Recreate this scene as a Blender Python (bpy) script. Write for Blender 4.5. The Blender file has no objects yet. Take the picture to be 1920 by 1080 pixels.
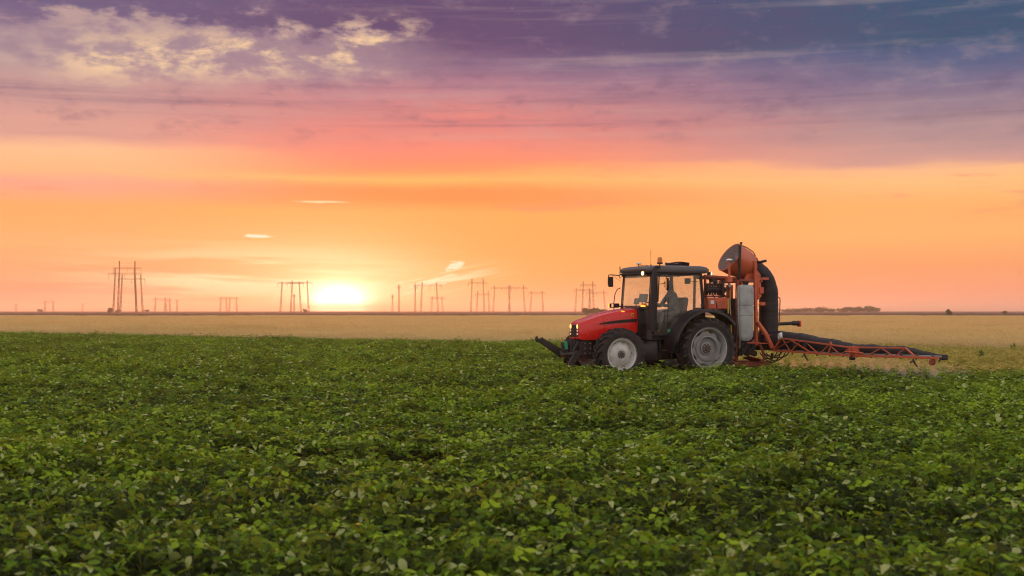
import bpy, bmesh, math, random
import numpy as np
from mathutils import Vector, Matrix, Euler
R = math.radians
sc = bpy.context.scene
COL = sc.collection

# ------------------------------------------------------------------ camera
CAM_H = 1.68
FPX = 2400.0                       # focal length in pixels of a 1920 wide frame
HORIZON = 583.0
cam_d = bpy.data.cameras.new('camera')
cam_d.sensor_width = 36.0
cam_d.lens = FPX / 1920 * 36
cam_d.shift_y = (HORIZON - 540) / 1920
cam_d.clip_start = 0.1
cam_d.clip_end = 40000
cam_d.dof.use_dof = True
cam_d.dof.focus_distance = 30.0
cam_d.dof.aperture_fstop = 3.2
cam = bpy.data.objects.new('camera', cam_d)
cam.location = (0, 0, CAM_H)
cam.rotation_euler = (R(90), 0, 0)
COL.objects.link(cam)
sc.camera = cam

# ------------------------------------------------------------------ colour management, sampling
sc.view_settings.view_transform = 'Standard'
sc.view_settings.look = 'None'
sc.view_settings.gamma = 1.0
sc.view_settings.exposure = 0.0
sc.view_settings.use_curve_mapping = False
sc.render.engine = 'CYCLES'
cy = sc.cycles
cy.use_denoising = True
cy.filter_width = 1.15
cy.max_bounces = 8
cy.use_adaptive_sampling = True
cy.adaptive_threshold = .02
cy.diffuse_bounces = 2
cy.glossy_bounces = 2
cy.transmission_bounces = 6
cy.transparent_max_bounces = 16
cy.volume_bounces = 1
cy.sample_clamp_indirect = 6
cy.sample_clamp_direct = 5

SUN_AZ = math.degrees(math.atan((636 - 960) / FPX))     # -7.7 degrees, left of the view axis
SUN_EL = .9
def lin(r, g, b):
    f = lambda c: (c / 255) / 12.92 if c / 255 <= .04045 else ((c / 255 + .055) / 1.055) ** 2.4
    return (f(r), f(g), f(b), 1.0)

# ------------------------------------------------------------------ node helper
class X:
    """a socket with arithmetic: builds Math nodes"""
    nt = None
    def __init__(s, sock): s.s = sock
    @staticmethod
    def m(op, *a, clamp=False):
        n = X.nt.nodes.new('ShaderNodeMath'); n.operation = op; n.use_clamp = clamp
        for i, v in enumerate(a):
            if isinstance(v, X): X.nt.links.new(v.s, n.inputs[i])
            else: n.inputs[i].default_value = v
        return X(n.outputs[0])
    def __add__(s, o): return X.m('ADD', s, o)
    __radd__ = __add__
    def __sub__(s, o): return X.m('SUBTRACT', s, o)
    def __rsub__(s, o): return X.m('SUBTRACT', o, s)
    def __mul__(s, o): return X.m('MULTIPLY', s, o)
    __rmul__ = __mul__
    def __truediv__(s, o): return X.m('DIVIDE', s, o)
    def __neg__(s): return X.m('MULTIPLY', s, -1.0)
def sstep(x, a, b):
    n = X.nt.nodes.new('ShaderNodeMapRange'); n.interpolation_type = 'SMOOTHSTEP'
    X.nt.links.new(x.s, n.inputs[0]); n.inputs[1].default_value = a; n.inputs[2].default_value = b
    return X(n.outputs[0])
def gauss(x, c, w):
    d = (x - c) / w
    return X.m('EXPONENT', -(d * d))
def vec(a, b, c):
    n = X.nt.nodes.new('ShaderNodeCombineXYZ')
    for i, v in enumerate((a, b, c)):
        if isinstance(v, X): X.nt.links.new(v.s, n.inputs[i])
        else: n.inputs[i].default_value = v
    return n.outputs[0]
def noise(v, scale=1.0, detail=5, rough=.55, dist=0.0):
    n = X.nt.nodes.new('ShaderNodeTexNoise')
    if v is not None: X.nt.links.new(v, n.inputs['Vector'])
    n.inputs['Scale'].default_value = scale; n.inputs['Detail'].default_value = detail
    n.inputs['Roughness'].default_value = rough; n.inputs['Distortion'].default_value = dist
    return X(n.outputs[0])
def mixc(f, a, b, mode='MIX'):
    n = X.nt.nodes.new('ShaderNodeMix'); n.data_type = 'RGBA'; n.blend_type = mode
    n.clamp_factor = True
    if isinstance(f, X): X.nt.links.new(f.s, n.inputs[0])
    else: n.inputs[0].default_value = f
    for i, v in ((6, a), (7, b)):
        if isinstance(v, X): X.nt.links.new(v.s, n.inputs[i])
        else: n.inputs[i].default_value = v
    return X(n.outputs[2])
def ramp(x, stops):
    n = X.nt.nodes.new('ShaderNodeValToRGB'); X.nt.links.new(x.s, n.inputs[0])
    e = n.color_ramp.elements
    while len(e) < len(stops): e.new(.5)
    for el, (p, c) in zip(e, stops): el.position = p; el.color = c
    return X(n.outputs[0])

# ------------------------------------------------------------------ sky
def build_world():
    w = bpy.data.worlds.new('World'); sc.world = w; w.use_nodes = True
    nt = w.node_tree; X.nt = nt; nt.nodes.clear()
    out = nt.nodes.new('ShaderNodeOutputWorld')
    bg = nt.nodes.new('ShaderNodeBackground'); nt.links.new(bg.outputs[0], out.inputs[0])
    tc = nt.nodes.new('ShaderNodeTexCoord')
    sp = nt.nodes.new('ShaderNodeSeparateXYZ'); nt.links.new(tc.outputs['Generated'], sp.inputs[0])
    x, y, z = (X(o) for o in sp.outputs)
    D = 180 / math.pi
    az = X.m('ARCTAN2', x, y) * D
    el = X.m('ARCSINE', X.m('MINIMUM', X.m('MAXIMUM', z, -1.0), 1.0)) * D
    saz = X.m('ABSOLUTE', az)
    # clouds live in (azimuth, elevation): long flat streaks
    n1 = noise(vec(az * .055, el * .42, 3.1), 1, 2, .55)
    n2 = noise(vec(az * .20, el * 1.25 + az * .03, 8.2), 1, 4, .58)
    n3 = noise(vec(az * .50, el * 1.15, 1.7), 1, 5, .62)
    hi = sstep(el, 3.5, 8.0)
    warp = (n1 - .5) * 1.7 * hi + (n2 - .5) * (.35 + 1.5 * sstep(el, 4.5, 11.0)) * sstep(el, .5, 3.5)
    puffy = (n3 - .5) * 3.2 * sstep(el, 9.5, 11.5) * sstep(-az, -3.0, 6.0)
    elw = el + warp + puffy + sstep(el, 8.0, 12.5) * 1.5
    t = X.m('MULTIPLY', elw, 1 / 20.0, clamp=True)
    P = lambda d: d / 20.0
    Ls = [(0, (238, 132, 128)), (.5, (252, 138, 120)), (1.5, (255, 160, 112)), (3, (255, 176, 112)), (4.4, (255, 172, 102)), (4.9, (253, 170, 125)),
          (5.4, (249, 166, 140)), (5.8, (255, 186, 132)), (6.7, (255, 192, 145)), (7.3, (222, 160, 146)), (9, (196, 148, 147)), (10.2, (192, 152, 150)),
          (11.5, (178, 150, 152)), (12.5, (150, 130, 146)), (13.1, (118, 102, 136)), (14.5, (104, 92, 130)), (18, (98, 92, 134))]
    Cs = [(0, (255, 160, 110)), (1.5, (255, 165, 82)), (3, (255, 164, 82)), (4.4, (255, 168, 86)), (4.9, (255, 142, 74)), (5.3, (254, 142, 78)), (5.75, (255, 182, 100)),
          (6.15, (255, 150, 98)), (6.6, (255, 140, 106)), (7.4, (246, 136, 118)), (8.2, (226, 130, 126)), (9, (206, 129, 132)), (10, (190, 128, 140)), (11, (165, 116, 138)), (12.2, (122, 94, 130)),
          (13.2, (86, 66, 112)), (18, (72, 66, 110))]
    Rs = [(0, (255, 158, 132)), (.8, (255, 158, 116)), (2, (255, 162, 102)), (3.2, (255, 182, 108)), (4.4, (255, 180, 105)), (5.6, (255, 194, 128)), (6.15, (255, 190, 138)),
          (6.45, (214, 158, 146)), (7.2, (182, 145, 146)), (8.5, (148, 125, 142)), (10, (120, 110, 140)), (11, (95, 100, 136)), (12, (64, 90, 130)), (12.8, (34, 80, 116)), (18, (30, 78, 114))]
    rmp = lambda st: ramp(t, [(P(d), lin(*c)) for d, c in st])
    cL, cC, cR = rmp(Ls), rmp(Cs), rmp(Rs)
    col = mixc(sstep(az, -4.0, 19.0), cC, cR)
    col = mixc(sstep(-az, 5.0, 19.0), col, cL)
    # pale wisps and dark bars through the purple deck
    band = sstep(el, 6.8, 8.5) * sstep(-el, -26.0, -15.0)
    wis = noise(vec(az * .07 + 4.0, el * 1.9 - az * .015, 5.5), 1, 4, .55)
    col = mixc(sstep(wis, .50, .80) * band * .26, col, lin(208, 182, 168))
    col = mixc(sstep(-wis, -.50, -.20) * band * .42, col, lin(70, 66, 108))
    col = mixc(sstep(n3, .50, .80) * band * .26, col, lin(196, 164, 162))
    col = mixc(sstep(-n3, -.50, -.28) * band * .36, col, lin(84, 72, 112))
    # thin mauve bars over the orange belt
    bar = n2
    col = mixc(sstep(bar, .55, .70) * sstep(el, 3.6, 4.6) * sstep(-el, -6.3, -5.6) * .55, col, lin(246, 140, 110))
    # sunlit cauliflower tops, upper left
    elc = 11.75 + (az + 3.8) * .082
    bank = sstep(12.45 - el + (n3 - .5) * 3.4, -.25, .45) * sstep(el, 9.6, 10.8) * sstep(az, -30.0, -21.0) * sstep(-az, 1.5, 7.0)
    col = mixc(bank * .72, col, mixc(sstep(n3, .35, .65), lin(158, 132, 148), lin(196, 166, 158)))
    pn = n3
    pm = gauss(el - elc, 0.0, .85) * sstep(az, -21.0, -17.0) * sstep(-az, 3.2, 6.0)
    col = mixc(sstep(pn, .45, .66) * pm * .88, col, lin(255, 216, 165))
    # wash of light round the sun
    dx = (az - SUN_AZ); dy = (el - .14)
    d1 = X.m('SQRT', dx * dx * .36 + dy * dy * 1.5)
    g1 = X.m('EXPONENT', -(X.m('POWER', d1 / 2.7, 1.6)))
    col = mixc(g1 * .92, col, (1.0, .82, .38, 1))
    # thin bright veils low on both sides of the sun
    vn = noise(vec(az * .12 + 1.0, el * 1.9 + az * .05, 4.4), 1, 3, .6)
    vm = gauss(az, -12.0, 6.0) * gauss(el, 1.5, 1.1)
    col = mixc(sstep(vn, .38, .62) * vm * .95, col, (1.0, .88, .50, 1))
    vm2 = gauss(az, -3.6, 2.2) * gauss(el - (az + 3.6) * .12, 1.35, .42)
    vn2 = noise(vec(az * .45, el * 5.0 - az * 1.0, 6.4), 1, 2, .55)
    col = mixc(sstep(vn2, .46, .58) * vm2, col, (1.0, .90, .58, 1))
    # two small lit cloudlets
    cn = (noise(vec(az * 2.2, el * 7.0, 2.0), 1, 3, .6) - .5)
    c1 = gauss(az, -11.25, .66) * gauss(el - cn * .10, 3.28, .085)
    col = mixc(sstep(c1 + cn * .9, .25, .75) * .85, col, (1.0, .93, .70, 1))
    cf = noise(vec(az * 3.4 - el * 2.0, el * 11.0, 5.0), 1, 3, .6) - .5
    c2 = gauss(az + (el - 2.1) * -.9 + cf * .5, -2.45, .34) * gauss(el + cf * .25, 2.03, .21)
    col = mixc(sstep(c2 + cf * 1.5, .26, .66) * .9, col, (1.0, .91, .66, 1))
    c3 = gauss(az, -8.5, 1.3) * gauss(el, 4.82, .07)
    col = mixc(sstep(c3 + cn * .9, .30, .9) * .7, col, (1.0, .80, .46, 1))
    # unseen rest of the dome: broken cloud, brightened as fill for the camera-facing sides
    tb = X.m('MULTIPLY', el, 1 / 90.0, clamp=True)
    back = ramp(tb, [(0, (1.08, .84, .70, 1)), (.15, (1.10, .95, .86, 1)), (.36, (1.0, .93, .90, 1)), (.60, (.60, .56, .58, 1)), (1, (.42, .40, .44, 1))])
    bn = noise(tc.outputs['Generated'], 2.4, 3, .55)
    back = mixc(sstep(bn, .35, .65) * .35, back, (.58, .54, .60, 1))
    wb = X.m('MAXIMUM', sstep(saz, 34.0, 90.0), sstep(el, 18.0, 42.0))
    # below the horizon
    col = mixc(sstep(-el, .2, 2.0), col, lin(120, 100, 70))
    # the solar disc, burnt out
    d2 = X.m('SQRT', dx * dx * .42 + dy * dy)
    disc = X.m('EXPONENT', -(X.m('POWER', d2 / .46, 1.4)))
    halo = X.m('EXPONENT', -(d2 / 1.25))
    n = nt.nodes.new('ShaderNodeVectorMath'); n.operation = 'SCALE'; n.inputs[0].default_value = (20.0, 17.5, 11.5)
    nt.links.new((disc * 1.0 + halo * .05).s, n.inputs['Scale'])
    col = mixc(1.0, col, X(n.outputs[0]), 'ADD')
    # clear-air sky behind everything
    sky = nt.nodes.new('ShaderNodeTexSky'); sky.sky_type = 'NISHITA'; sky.sun_disc = False
    sky.sun_elevation = R(SUN_EL); sky.sun_rotation = R(SUN_AZ)
    sky.dust_density = 2.0
    n = nt.nodes.new('ShaderNodeVectorMath'); n.operation = 'SCALE'; n.inputs['Scale'].default_value = .003
    nt.links.new(sky.outputs[0], n.inputs[0])
    col = mixc(1.0, col, X(n.outputs[0]), 'ADD')
    nt.links.new(col.s, bg.inputs[0]); bg.inputs[1].default_value = 1.0
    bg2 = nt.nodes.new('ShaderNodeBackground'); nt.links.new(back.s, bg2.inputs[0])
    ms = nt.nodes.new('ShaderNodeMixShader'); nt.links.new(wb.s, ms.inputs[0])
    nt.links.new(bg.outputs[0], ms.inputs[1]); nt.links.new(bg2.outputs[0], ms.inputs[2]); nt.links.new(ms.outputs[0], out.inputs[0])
build_world()

sun_d = bpy.data.lights.new('sun', 'SUN')
sun_d.energy = 3.0; sun_d.angle = R(1.5); sun_d.color = (1.0, .30, .055)
sun = bpy.data.objects.new('sun', sun_d); COL.objects.link(sun)
sd = Vector((math.sin(R(SUN_AZ)) * math.cos(R(SUN_EL)), math.cos(R(SUN_AZ)) * math.cos(R(SUN_EL)), math.sin(R(SUN_EL))))
sun.rotation_euler = (-sd).to_track_quat('-Z', 'Y').to_euler()
sun.location = sd * 200

# ------------------------------------------------------------------ materials
def mat(name):
    m = bpy.data.materials.new(name); m.use_nodes = True
    X.nt = m.node_tree
    return m, m.node_tree.nodes['Principled BSDF'], m.node_tree
def paint(name, col, rough=.4, metal=0.0, dirt=(.16, .12, .08), dirt_amt=.25, scale=6.0, coat=0.0, spec=.5, bump=0.0):
    """paint / plastic / rubber with dust and wear"""
    m, b, nt = mat(name)
    tc = nt.nodes.new('ShaderNodeTexCoord')
    n = noise(tc.outputs['Object'], scale, 6, .62)
    n2 = noise(tc.outputs['Object'], scale * 7, 4, .6)
    f = sstep(n * .7 + n2 * .3, .44, .68) * dirt_amt
    c = mixc(f, (*col, 1), (*dirt, 1))
    nt.links.new(c.s, b.inputs['Base Color'])
    nt.links.new((f * .5 + rough).s, b.inputs['Roughness'])
    b.inputs['Metallic'].default_value = metal
    b.inputs['Specular IOR Level'].default_value = spec
    if coat: b.inputs['Coat Weight'].default_value = coat; b.inputs['Coat Roughness'].default_value = .12
    if bump:
        bp = nt.nodes.new('ShaderNodeBump'); bp.inputs['Strength'].default_value = bump; bp.inputs['Distance'].default_value = .01
        nt.links.new(n2.s, bp.inputs['Height']); nt.links.new(bp.outputs[0], b.inputs['Normal'])
    return m
def glow(name, col, strength):
    m, b, nt = mat(name)
    b.inputs['Base Color'].default_value = (*col, 1)
    b.inputs['Emission Color'].default_value = (*col, 1); b.inputs['Emission Strength'].default_value = strength
    return m
M = {}
M['red'] = paint('red_paint', (.74, .012, .008), .27, 0, (.34, .025, .018), .30, 3, coat=.30, spec=.4)
M['black_plastic'] = paint('black_plastic', (.011, .009, .011), .45, 0, (.045, .034, .030), .28, 4, spec=.35)
M['roof_grey'] = paint('roof_plastic', (.085, .075, .080), .42, 0, (.15, .12, .10), .30, 3)
M['fender'] = paint('fender_plastic', (.016, .013, .016), .40, 0, (.055, .043, .038), .28, 4, spec=.38)
M['iron'] = paint('dirty_iron', (.020, .016, .017), .6, 0, (.062, .042, .034), .6, 9, bump=.3)
M['rubber'] = paint('tyre_rubber', (.028, .024, .026), .70, 0, (.085, .068, .058), .55, 7, spec=.3, bump=.2)
M['rim'] = paint('rim_silver', (.58, .57, .55), .42, .15, (.30, .25, .19), .45, 5)
M['rim_dark'] = paint('rim_grey', (.27, .27, .275), .45, .3, (.16, .13, .11), .45, 5)
M['hub'] = paint('hub_iron', (.09, .075, .07), .55, .3, (.2, .12, .08), .5, 12)
M['orange'] = paint('orange_frame_paint', (.62, .115, .045), .45, 0, (.20, .075, .045), .55, 6)
M['orange_dull'] = paint('worn_orange_paint', (.30, .060, .032), .55, 0, (.12, .06, .045), .65, 7)
M['fan_orange'] = paint('fan_orange_paint', (.60, .13, .055), .38, 0, (.26, .085, .05), .40, 4, coat=.2)
M['fan_inside'] = paint('fan_inside_paint', (.46, .15, .09), .5, 0, (.25, .12, .09), .4, 6)
M['tank'] = paint('tank_plastic', (.38, .40, .40), .42, 0, (.17, .155, .13), .55, 5)
M['fabric'] = paint('duct_fabric', (.024, .020, .022), .55, 0, (.060, .048, .046), .5, 5, spec=.35, bump=.4)
M['steel'] = paint('steel_pipe', (.35, .34, .33), .4, .6, (.2, .15, .11), .4, 8)
M['white'] = paint('white_plastic', (.78, .78, .76), .4, 0, (.4, .36, .3), .25, 6)
M['seat'] = paint('seat_cloth', (.07, .075, .08), .85)
M['blue'] = paint('screen_housing', (.05, .14, .20), .5)
M['green'] = paint('green_plate', (.03, .36, .20), .45)
M['yellow'] = paint('yellow_sticker', (.75, .48, .04), .5)
M['amber'] = paint('amber_lens', (.70, .18, .02), .2)
M['amber_lit'] = glow('lit_amber_lens', (1.0, .42, .03), 2.2)
M['lamp_lit'] = glow('lit_work_light', (1.0, .80, .42), 6.0)
M['lamp_halo'] = glow('lit_halo', (1.0, .52, .10), 1.3)
M['head_lit'] = glow('lit_head_light', (1.0, .56, .14), 2.4)
M['lamp_dim'] = glow('lamp_reflector', (.9, .75, .6), .5)
M['hose'] = paint('rubber_hose', (.02, .018, .018), .55)
M['mirror'] = paint('mirror_glass', (.35, .36, .38), .12, .9)
M['red_plastic'] = paint('red_marker', (.75, .07, .03), .4)
M['brass'] = paint('nozzle_plastic', (.09, .09, .10), .5)
def glass_mat():
    m = bpy.data.materials.new('cab_glass'); m.use_nodes = True; nt = m.node_tree; nt.nodes.clear(); X.nt = nt
    o = nt.nodes.new('ShaderNodeOutputMaterial')
    tr = nt.nodes.new('ShaderNodeBsdfTransparent'); tr.inputs[0].default_value = (.95, .965, .93, 1)
    gl = nt.nodes.new('ShaderNodeBsdfGlossy'); gl.inputs['Roughness'].default_value = .03
    df = nt.nodes.new('ShaderNodeBsdfDiffuse'); df.inputs[0].default_value = (.42, .38, .30, 1)
    tc = nt.nodes.new('ShaderNodeTexCoord')
    n = noise(tc.outputs['Object'], 3.0, 6, .6)
    lw = nt.nodes.new('ShaderNodeLayerWeight'); lw.inputs[0].default_value = .5
    fr = X.m('POWER', X(lw.outputs['Facing']), 4.0) * .6 + .03
    a = nt.nodes.new('ShaderNodeMixShader'); nt.links.new((sstep(n, .3, .8) * .07 + .012).s, a.inputs[0])
    nt.links.new(tr.outputs[0], a.inputs[1]); nt.links.new(df.outputs[0], a.inputs[2])
    c = nt.nodes.new('ShaderNodeMixShader'); nt.links.new(fr.s, c.inputs[0])
    nt.links.new(a.outputs[0], c.inputs[1]); nt.links.new(gl.outputs[0], c.inputs[2])
    nt.links.new(c.outputs[0], o.inputs[0])
    return m
M['glass'] = glass_mat()

def leaf_mat(name, cols, under, trans=.35, rough=.42, tcol=(.30, .42, .03), pale_glint=False, patch=None):
    """leaf: colour from the per-leaf value 'lv' plus a per-plant random, paler underside, light through it"""
    m = bpy.data.materials.new(name); m.use_nodes = True; nt = m.node_tree; nt.nodes.clear(); X.nt = nt
    o = nt.nodes.new('ShaderNodeOutputMaterial')
    at = nt.nodes.new('ShaderNodeAttribute'); at.attribute_name = 'lv'
    oi = nt.nodes.new('ShaderNodeObjectInfo')
    ge = nt.nodes.new('ShaderNodeNewGeometry')
    big = noise(ge.outputs['Position'], .22, 3, .5)
    lv = X(at.outputs['Fac']) * .75 + X(oi.outputs['Random']) * .25
    lvv = lv + (big - .5) * .5
    if patch:
        mp = nt.nodes.new('ShaderNodeMapping'); mp.inputs['Scale'].default_value = patch; nt.links.new(ge.outputs['Position'], mp.inputs[0])
        lvv = lvv + (noise(mp.outputs[0], 1.0, 4, .6) - .5) * 1.3
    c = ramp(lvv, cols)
    gr = noise(ge.outputs['Position'], 60, 3, .6)
    c = mixc((gr - .35) * .6, c, (.02, .035, .005, 1))
    if pale_glint: c = mixc(sstep(X(at.outputs['Fac']), .93, .99) * .80, c, (.44, .47, .21, 1))  # pale leaflets: turned undersides and sky glints painted into the leaf colour
    c = mixc(X(ge.outputs['Backfacing']) * .7, c, (*under, 1))
    b = nt.nodes.new('ShaderNodeBsdfPrincipled'); nt.links.new(c.s, b.inputs['Base Color'])
    b.inputs['Roughness'].default_value = rough; b.inputs['Specular IOR Level'].default_value = .14
    t = nt.nodes.new('ShaderNodeBsdfTranslucent'); t.inputs[0].default_value = (*tcol, 1)
    mx = nt.nodes.new('ShaderNodeMixShader'); mx.inputs[0].default_value = trans
    nt.links.new(b.outputs[0], mx.inputs[1]); nt.links.new(t.outputs[0], mx.inputs[2])
    nt.links.new(mx.outputs[0], o.inputs[0])
    return m
M['soy'] = leaf_mat('soy_leaf', [(0, (.003, .008, .002, 1)), (.40, (.013, .028, .002, 1)), (.58, (.130, .240, .009, 1)), (.82, (.310, .450, .018, 1)), (1, (.40, .50, .025, 1))], (.26, .32, .13), .20, .66, (.50, .62, .014), True)  # young top leaves paler; lower ones darkened further as painted canopy shade
M['soy_pale'] = leaf_mat('pale_soy_leaf', [(0, (.36, .32, .05, 1)), (.5, (.56, .46, .10, 1)), (1, (.76, .60, .20, 1))], (.45, .42, .16), .35, .7, (.70, .60, .12))
M['wheat'] = leaf_mat('wheat_straw', [(0, (.62, .43, .18, 1)), (.5, (.90, .72, .38, 1)), (1, (.97, .84, .54, 1))], (.88, .70, .40), .45, .9, (.98, .78, .38), False, (.02, .11, 0))
M['grass'] = leaf_mat('grass_blade', [(0, (.05, .10, .015, 1)), (1, (.12, .18, .03, 1))], (.10, .15, .04), .3, .5)
M['dry'] = leaf_mat('dry_stalk', [(0, (.30, .20, .08, 1)), (1, (.50, .36, .16, 1))], (.4, .3, .14), .2, .7)
M['tree'] = leaf_mat('tree_leaf', [(0, (.03, .045, .018, 1)), (1, (.075, .085, .03, 1))], (.06, .07, .03), .15, .7)
M['stem'] = paint('green_stem', (.10, .13, .035), .6)
M['bark'] = paint('bark', (.07, .05, .035), .9)

def ground_mat(name, c1, c2, scale, bump=.4):
    m, b, nt = mat(name)
    ge = nt.nodes.new('ShaderNodeNewGeometry')
    n = noise(ge.outputs['Position'], scale, 8, .62)
    n2 = noise(ge.outputs['Position'], scale * .04, 4, .5)
    c = mixc(sstep(n * .6 + n2 * .4, .36, .64), (*c1, 1), (*c2, 1))
    nt.links.new(c.s, b.inputs['Base Color']); b.inputs['Roughness'].default_value = 1.0; b.inputs['Specular IOR Level'].default_value = 0.0
    bp = nt.nodes.new('ShaderNodeBump'); bp.inputs['Strength'].default_value = bump; bp.inputs['Distance'].default_value = .05
    nt.links.new(n.s, bp.inputs['Height']); nt.links.new(bp.outputs[0], b.inputs['Normal'])
    return m
M['soil'] = ground_mat('field_soil', (.035, .022, .014), (.075, .048, .03), 6)
M['far_soil'] = ground_mat('far_farmland', (.10, .058, .048), (.17, .11, .075), .015)
M['straw_ground'] = ground_mat('straw_mat', (.50, .34, .13), (.66, .48, .21), 2.5)

# ------------------------------------------------------------------ mesh helper
class MB:
    def __init__(s): s.v = []; s.f = []
    def add(s, vs, fs, mtx=None):
        o = len(s.v)
        s.v += [tuple(mtx @ Vector(p)) for p in vs] if mtx else [tuple(p) for p in vs]
        s.f += [tuple(i + o for i in f) for f in fs]; return s
    def box(s, c, d, rot=None):
        x, y, z = d[0] / 2, d[1] / 2, d[2] / 2
        vs = [(-x, -y, -z), (x, -y, -z), (x, y, -z), (-x, y, -z), (-x, -y, z), (x, -y, z), (x, y, z), (-x, y, z)]
        m = Matrix.Translation(c)
        if rot: m = m @ Euler(rot).to_matrix().to_4x4()
        return s.add(vs, [(3, 2, 1, 0), (4, 5, 6, 7), (0, 1, 5, 4), (1, 2, 6, 5), (2, 3, 7, 6), (3, 0, 4, 7)], m)
    def bar(s, a, b, w, h=None):
        """square bar from a to b"""
        a = Vector(a); b = Vector(b); d = b - a
        q = d.to_track_quat('X', 'Z').to_matrix().to_4x4()
        m = Matrix.Translation((a + b) / 2) @ q
        x, y, z = d.length / 2, w / 2, (h or w) / 2
        vs = [(-x, -y, -z), (x, -y, -z), (x, y, -z), (-x, y, -z), (-x, -y, z), (x, -y, z), (x, y, z), (-x, y, z)]
        return s.add(vs, [(3, 2, 1, 0), (4, 5, 6, 7), (0, 1, 5, 4), (1, 2, 6, 5), (2, 3, 7, 6), (3, 0, 4, 7)], m)
    def tube(s, pts, r, n=10, caps=True, squash=1.0):
        pts = [Vector(p) for p in pts]; k = len(pts)
        rs = r if isinstance(r, (list, tuple)) else [r] * k
        rings = []; up = None
        for i, p in enumerate(pts):
            d = (pts[min(i + 1, k - 1)] - pts[max(i - 1, 0)]).normalized()
            if up is None: up = Vector((0, 0, 1)) if abs(d.z) < .9 else Vector((1, 0, 0))
            a = d.cross(up).normalized(); up = a.cross(d).normalized()
            rings.append([p + (a * math.cos(2 * math.pi * j / n) + up * math.sin(2 * math.pi * j / n) * squash) * rs[i] for j in range(n)])
        vs = [v for ring in rings for v in ring]; fs = []
        for i in range(k - 1):
            for j in range(n):
                fs.append((i * n + j, i * n + (j + 1) % n, (i + 1) * n + (j + 1) % n, (i + 1) * n + j))
        if caps: fs += [tuple(range(n - 1, -1, -1)), tuple((k - 1) * n + j for j in range(n))]
        return s.add(vs, fs)
    def lathe(s, prof, n=32, mtx=None, closed=False):
        """profile of (radius, y) turned round the y axis"""
        k = len(prof); vs = []; fs = []
        for r, y in prof:
            for j in range(n):
                a = 2 * math.pi * j / n; vs.append((r * math.cos(a), y, r * math.sin(a)))
        for i in range(k if closed else k - 1):
            for j in range(n):
                i2 = (i + 1) % k
                fs.append((i * n + j, i * n + (j + 1) % n, i2 * n + (j + 1) % n, i2 * n + j))
        return s.add(vs, fs, mtx)
    def prism(s, poly, y0, y1, mtx=None):
        """polygon in (x, z) drawn out along y"""
        k = len(poly)
        vs = [(x, y0, z) for x, z in poly] + [(x, y1, z) for x, z in poly]
        fs = [tuple(range(k)), tuple(range(2 * k - 1, k - 1, -1))] + [(i, i + k, (i + 1) % k + k, (i + 1) % k) for i in range(k)]
        return s.add(vs, fs, mtx)
    def mesh(s, name, material, smooth=None):
        me = bpy.data.meshes.new(name); me.from_pydata(s.v, [], s.f); me.update()
        bm = bmesh.new(); bm.from_mesh(me); bmesh.ops.recalc_face_normals(bm, faces=bm.faces); bm.to_mesh(me); bm.free()
        if material: me.materials.append(material)
        if smooth is not None:
            me.polygons.foreach_set('use_smooth', [True] * len(me.polygons))
            me.set_sharp_from_angle(angle=R(smooth))
        return me
    def build(s, name, material, parent=None, smooth=None, bevel=0, seg=2):
        o = bpy.data.objects.new(name, s.mesh(name, material, smooth)); COL.objects.link(o)
        if parent: o.parent = parent
        if bevel:
            b = o.modifiers.new('bevel', 'BEVEL'); b.width = bevel; b.segments = seg; b.limit_method = 'ANGLE'; b.angle_limit = R(35)
            o.data.polygons.foreach_set('use_smooth', [True] * len(o.data.polygons)); o.data.set_sharp_from_angle(angle=R(40))
        return o
def empty(name, label=None, cat=None, loc=(0, 0, 0), rz=0, group=None, parent=None):
    o = bpy.data.objects.new(name, None); COL.objects.link(o); o.location = loc; o.rotation_euler = (0, 0, rz); o.empty_display_size = .3
    if label: o['label'] = label; o['category'] = cat
    if group: o['group'] = group
    if parent: o.parent = parent
    return o
def tag(o, label=None, cat=None, group=None, kind=None):
    if label: o['label'] = label
    if cat: o['category'] = cat
    if group: o['group'] = group
    if kind: o['kind'] = kind
    return o
def put(name, me, parent=None, loc=None):
    o = bpy.data.objects.new(name, me); COL.objects.link(o)
    if parent: o.parent = parent
    if loc is not None: o.location = loc
    return o

# ------------------------------------------------------------------ ground
def sheet(name, x0, x1, y0, y1, z, m, kind='structure'):
    o = MB().add([(x0, y0, z), (x1, y0, z), (x1, y1, z), (x0, y1, z)], [(0, 1, 2, 3)]).build(name, m)
    o['kind'] = kind; return o
sheet('ground', -9000, 9000, -60, 9000, 0.0, M['far_soil'])
sheet('field_soil', -70, 70, -8, 100, .006, M['soil'])
TRL0 = (4.38, 32.12); TRZ0 = R(203)
# ------------------------------------------------------------------ crop
CROP = .33                               # height of the leaf canopy
def leaflet(rng, L, W, fold, droop, twist):
    """one leaflet along +x from the origin: ovate blade, folded on the midrib, tip hanging"""
    ts = (0, .22, .5, .78, 1.0); ws = (.10, .80, 1.0, .62, 0.0)
    vs = []; fs = []
    for t, w in zip(ts, ws):
        x = L * t * (1 - .12 * droop * t); z = -droop * L * t * t * .55 + .10 * L * t
        hw = W * w / 2
        wob = rng.uniform(-.04, .04) * L
        if w == 0: vs.append((x, 0, z)); continue
        for sgn in (-1, 0, 1):
            vs.append((x, sgn * hw * math.cos(fold), z + abs(sgn) * hw * math.sin(fold) + (wob * sgn if sgn else 0)))
    for i in range(3):
        o = i * 3
        fs += [(o + 3, o + 4, o + 1, o), (o + 4, o + 5, o + 2, o + 1)]
    fs += [(12, 10, 9), (12, 11, 10)]
    m = Matrix.Rotation(twist, 4, 'X')
    return [m @ Vector(v) for v in vs], fs
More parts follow.
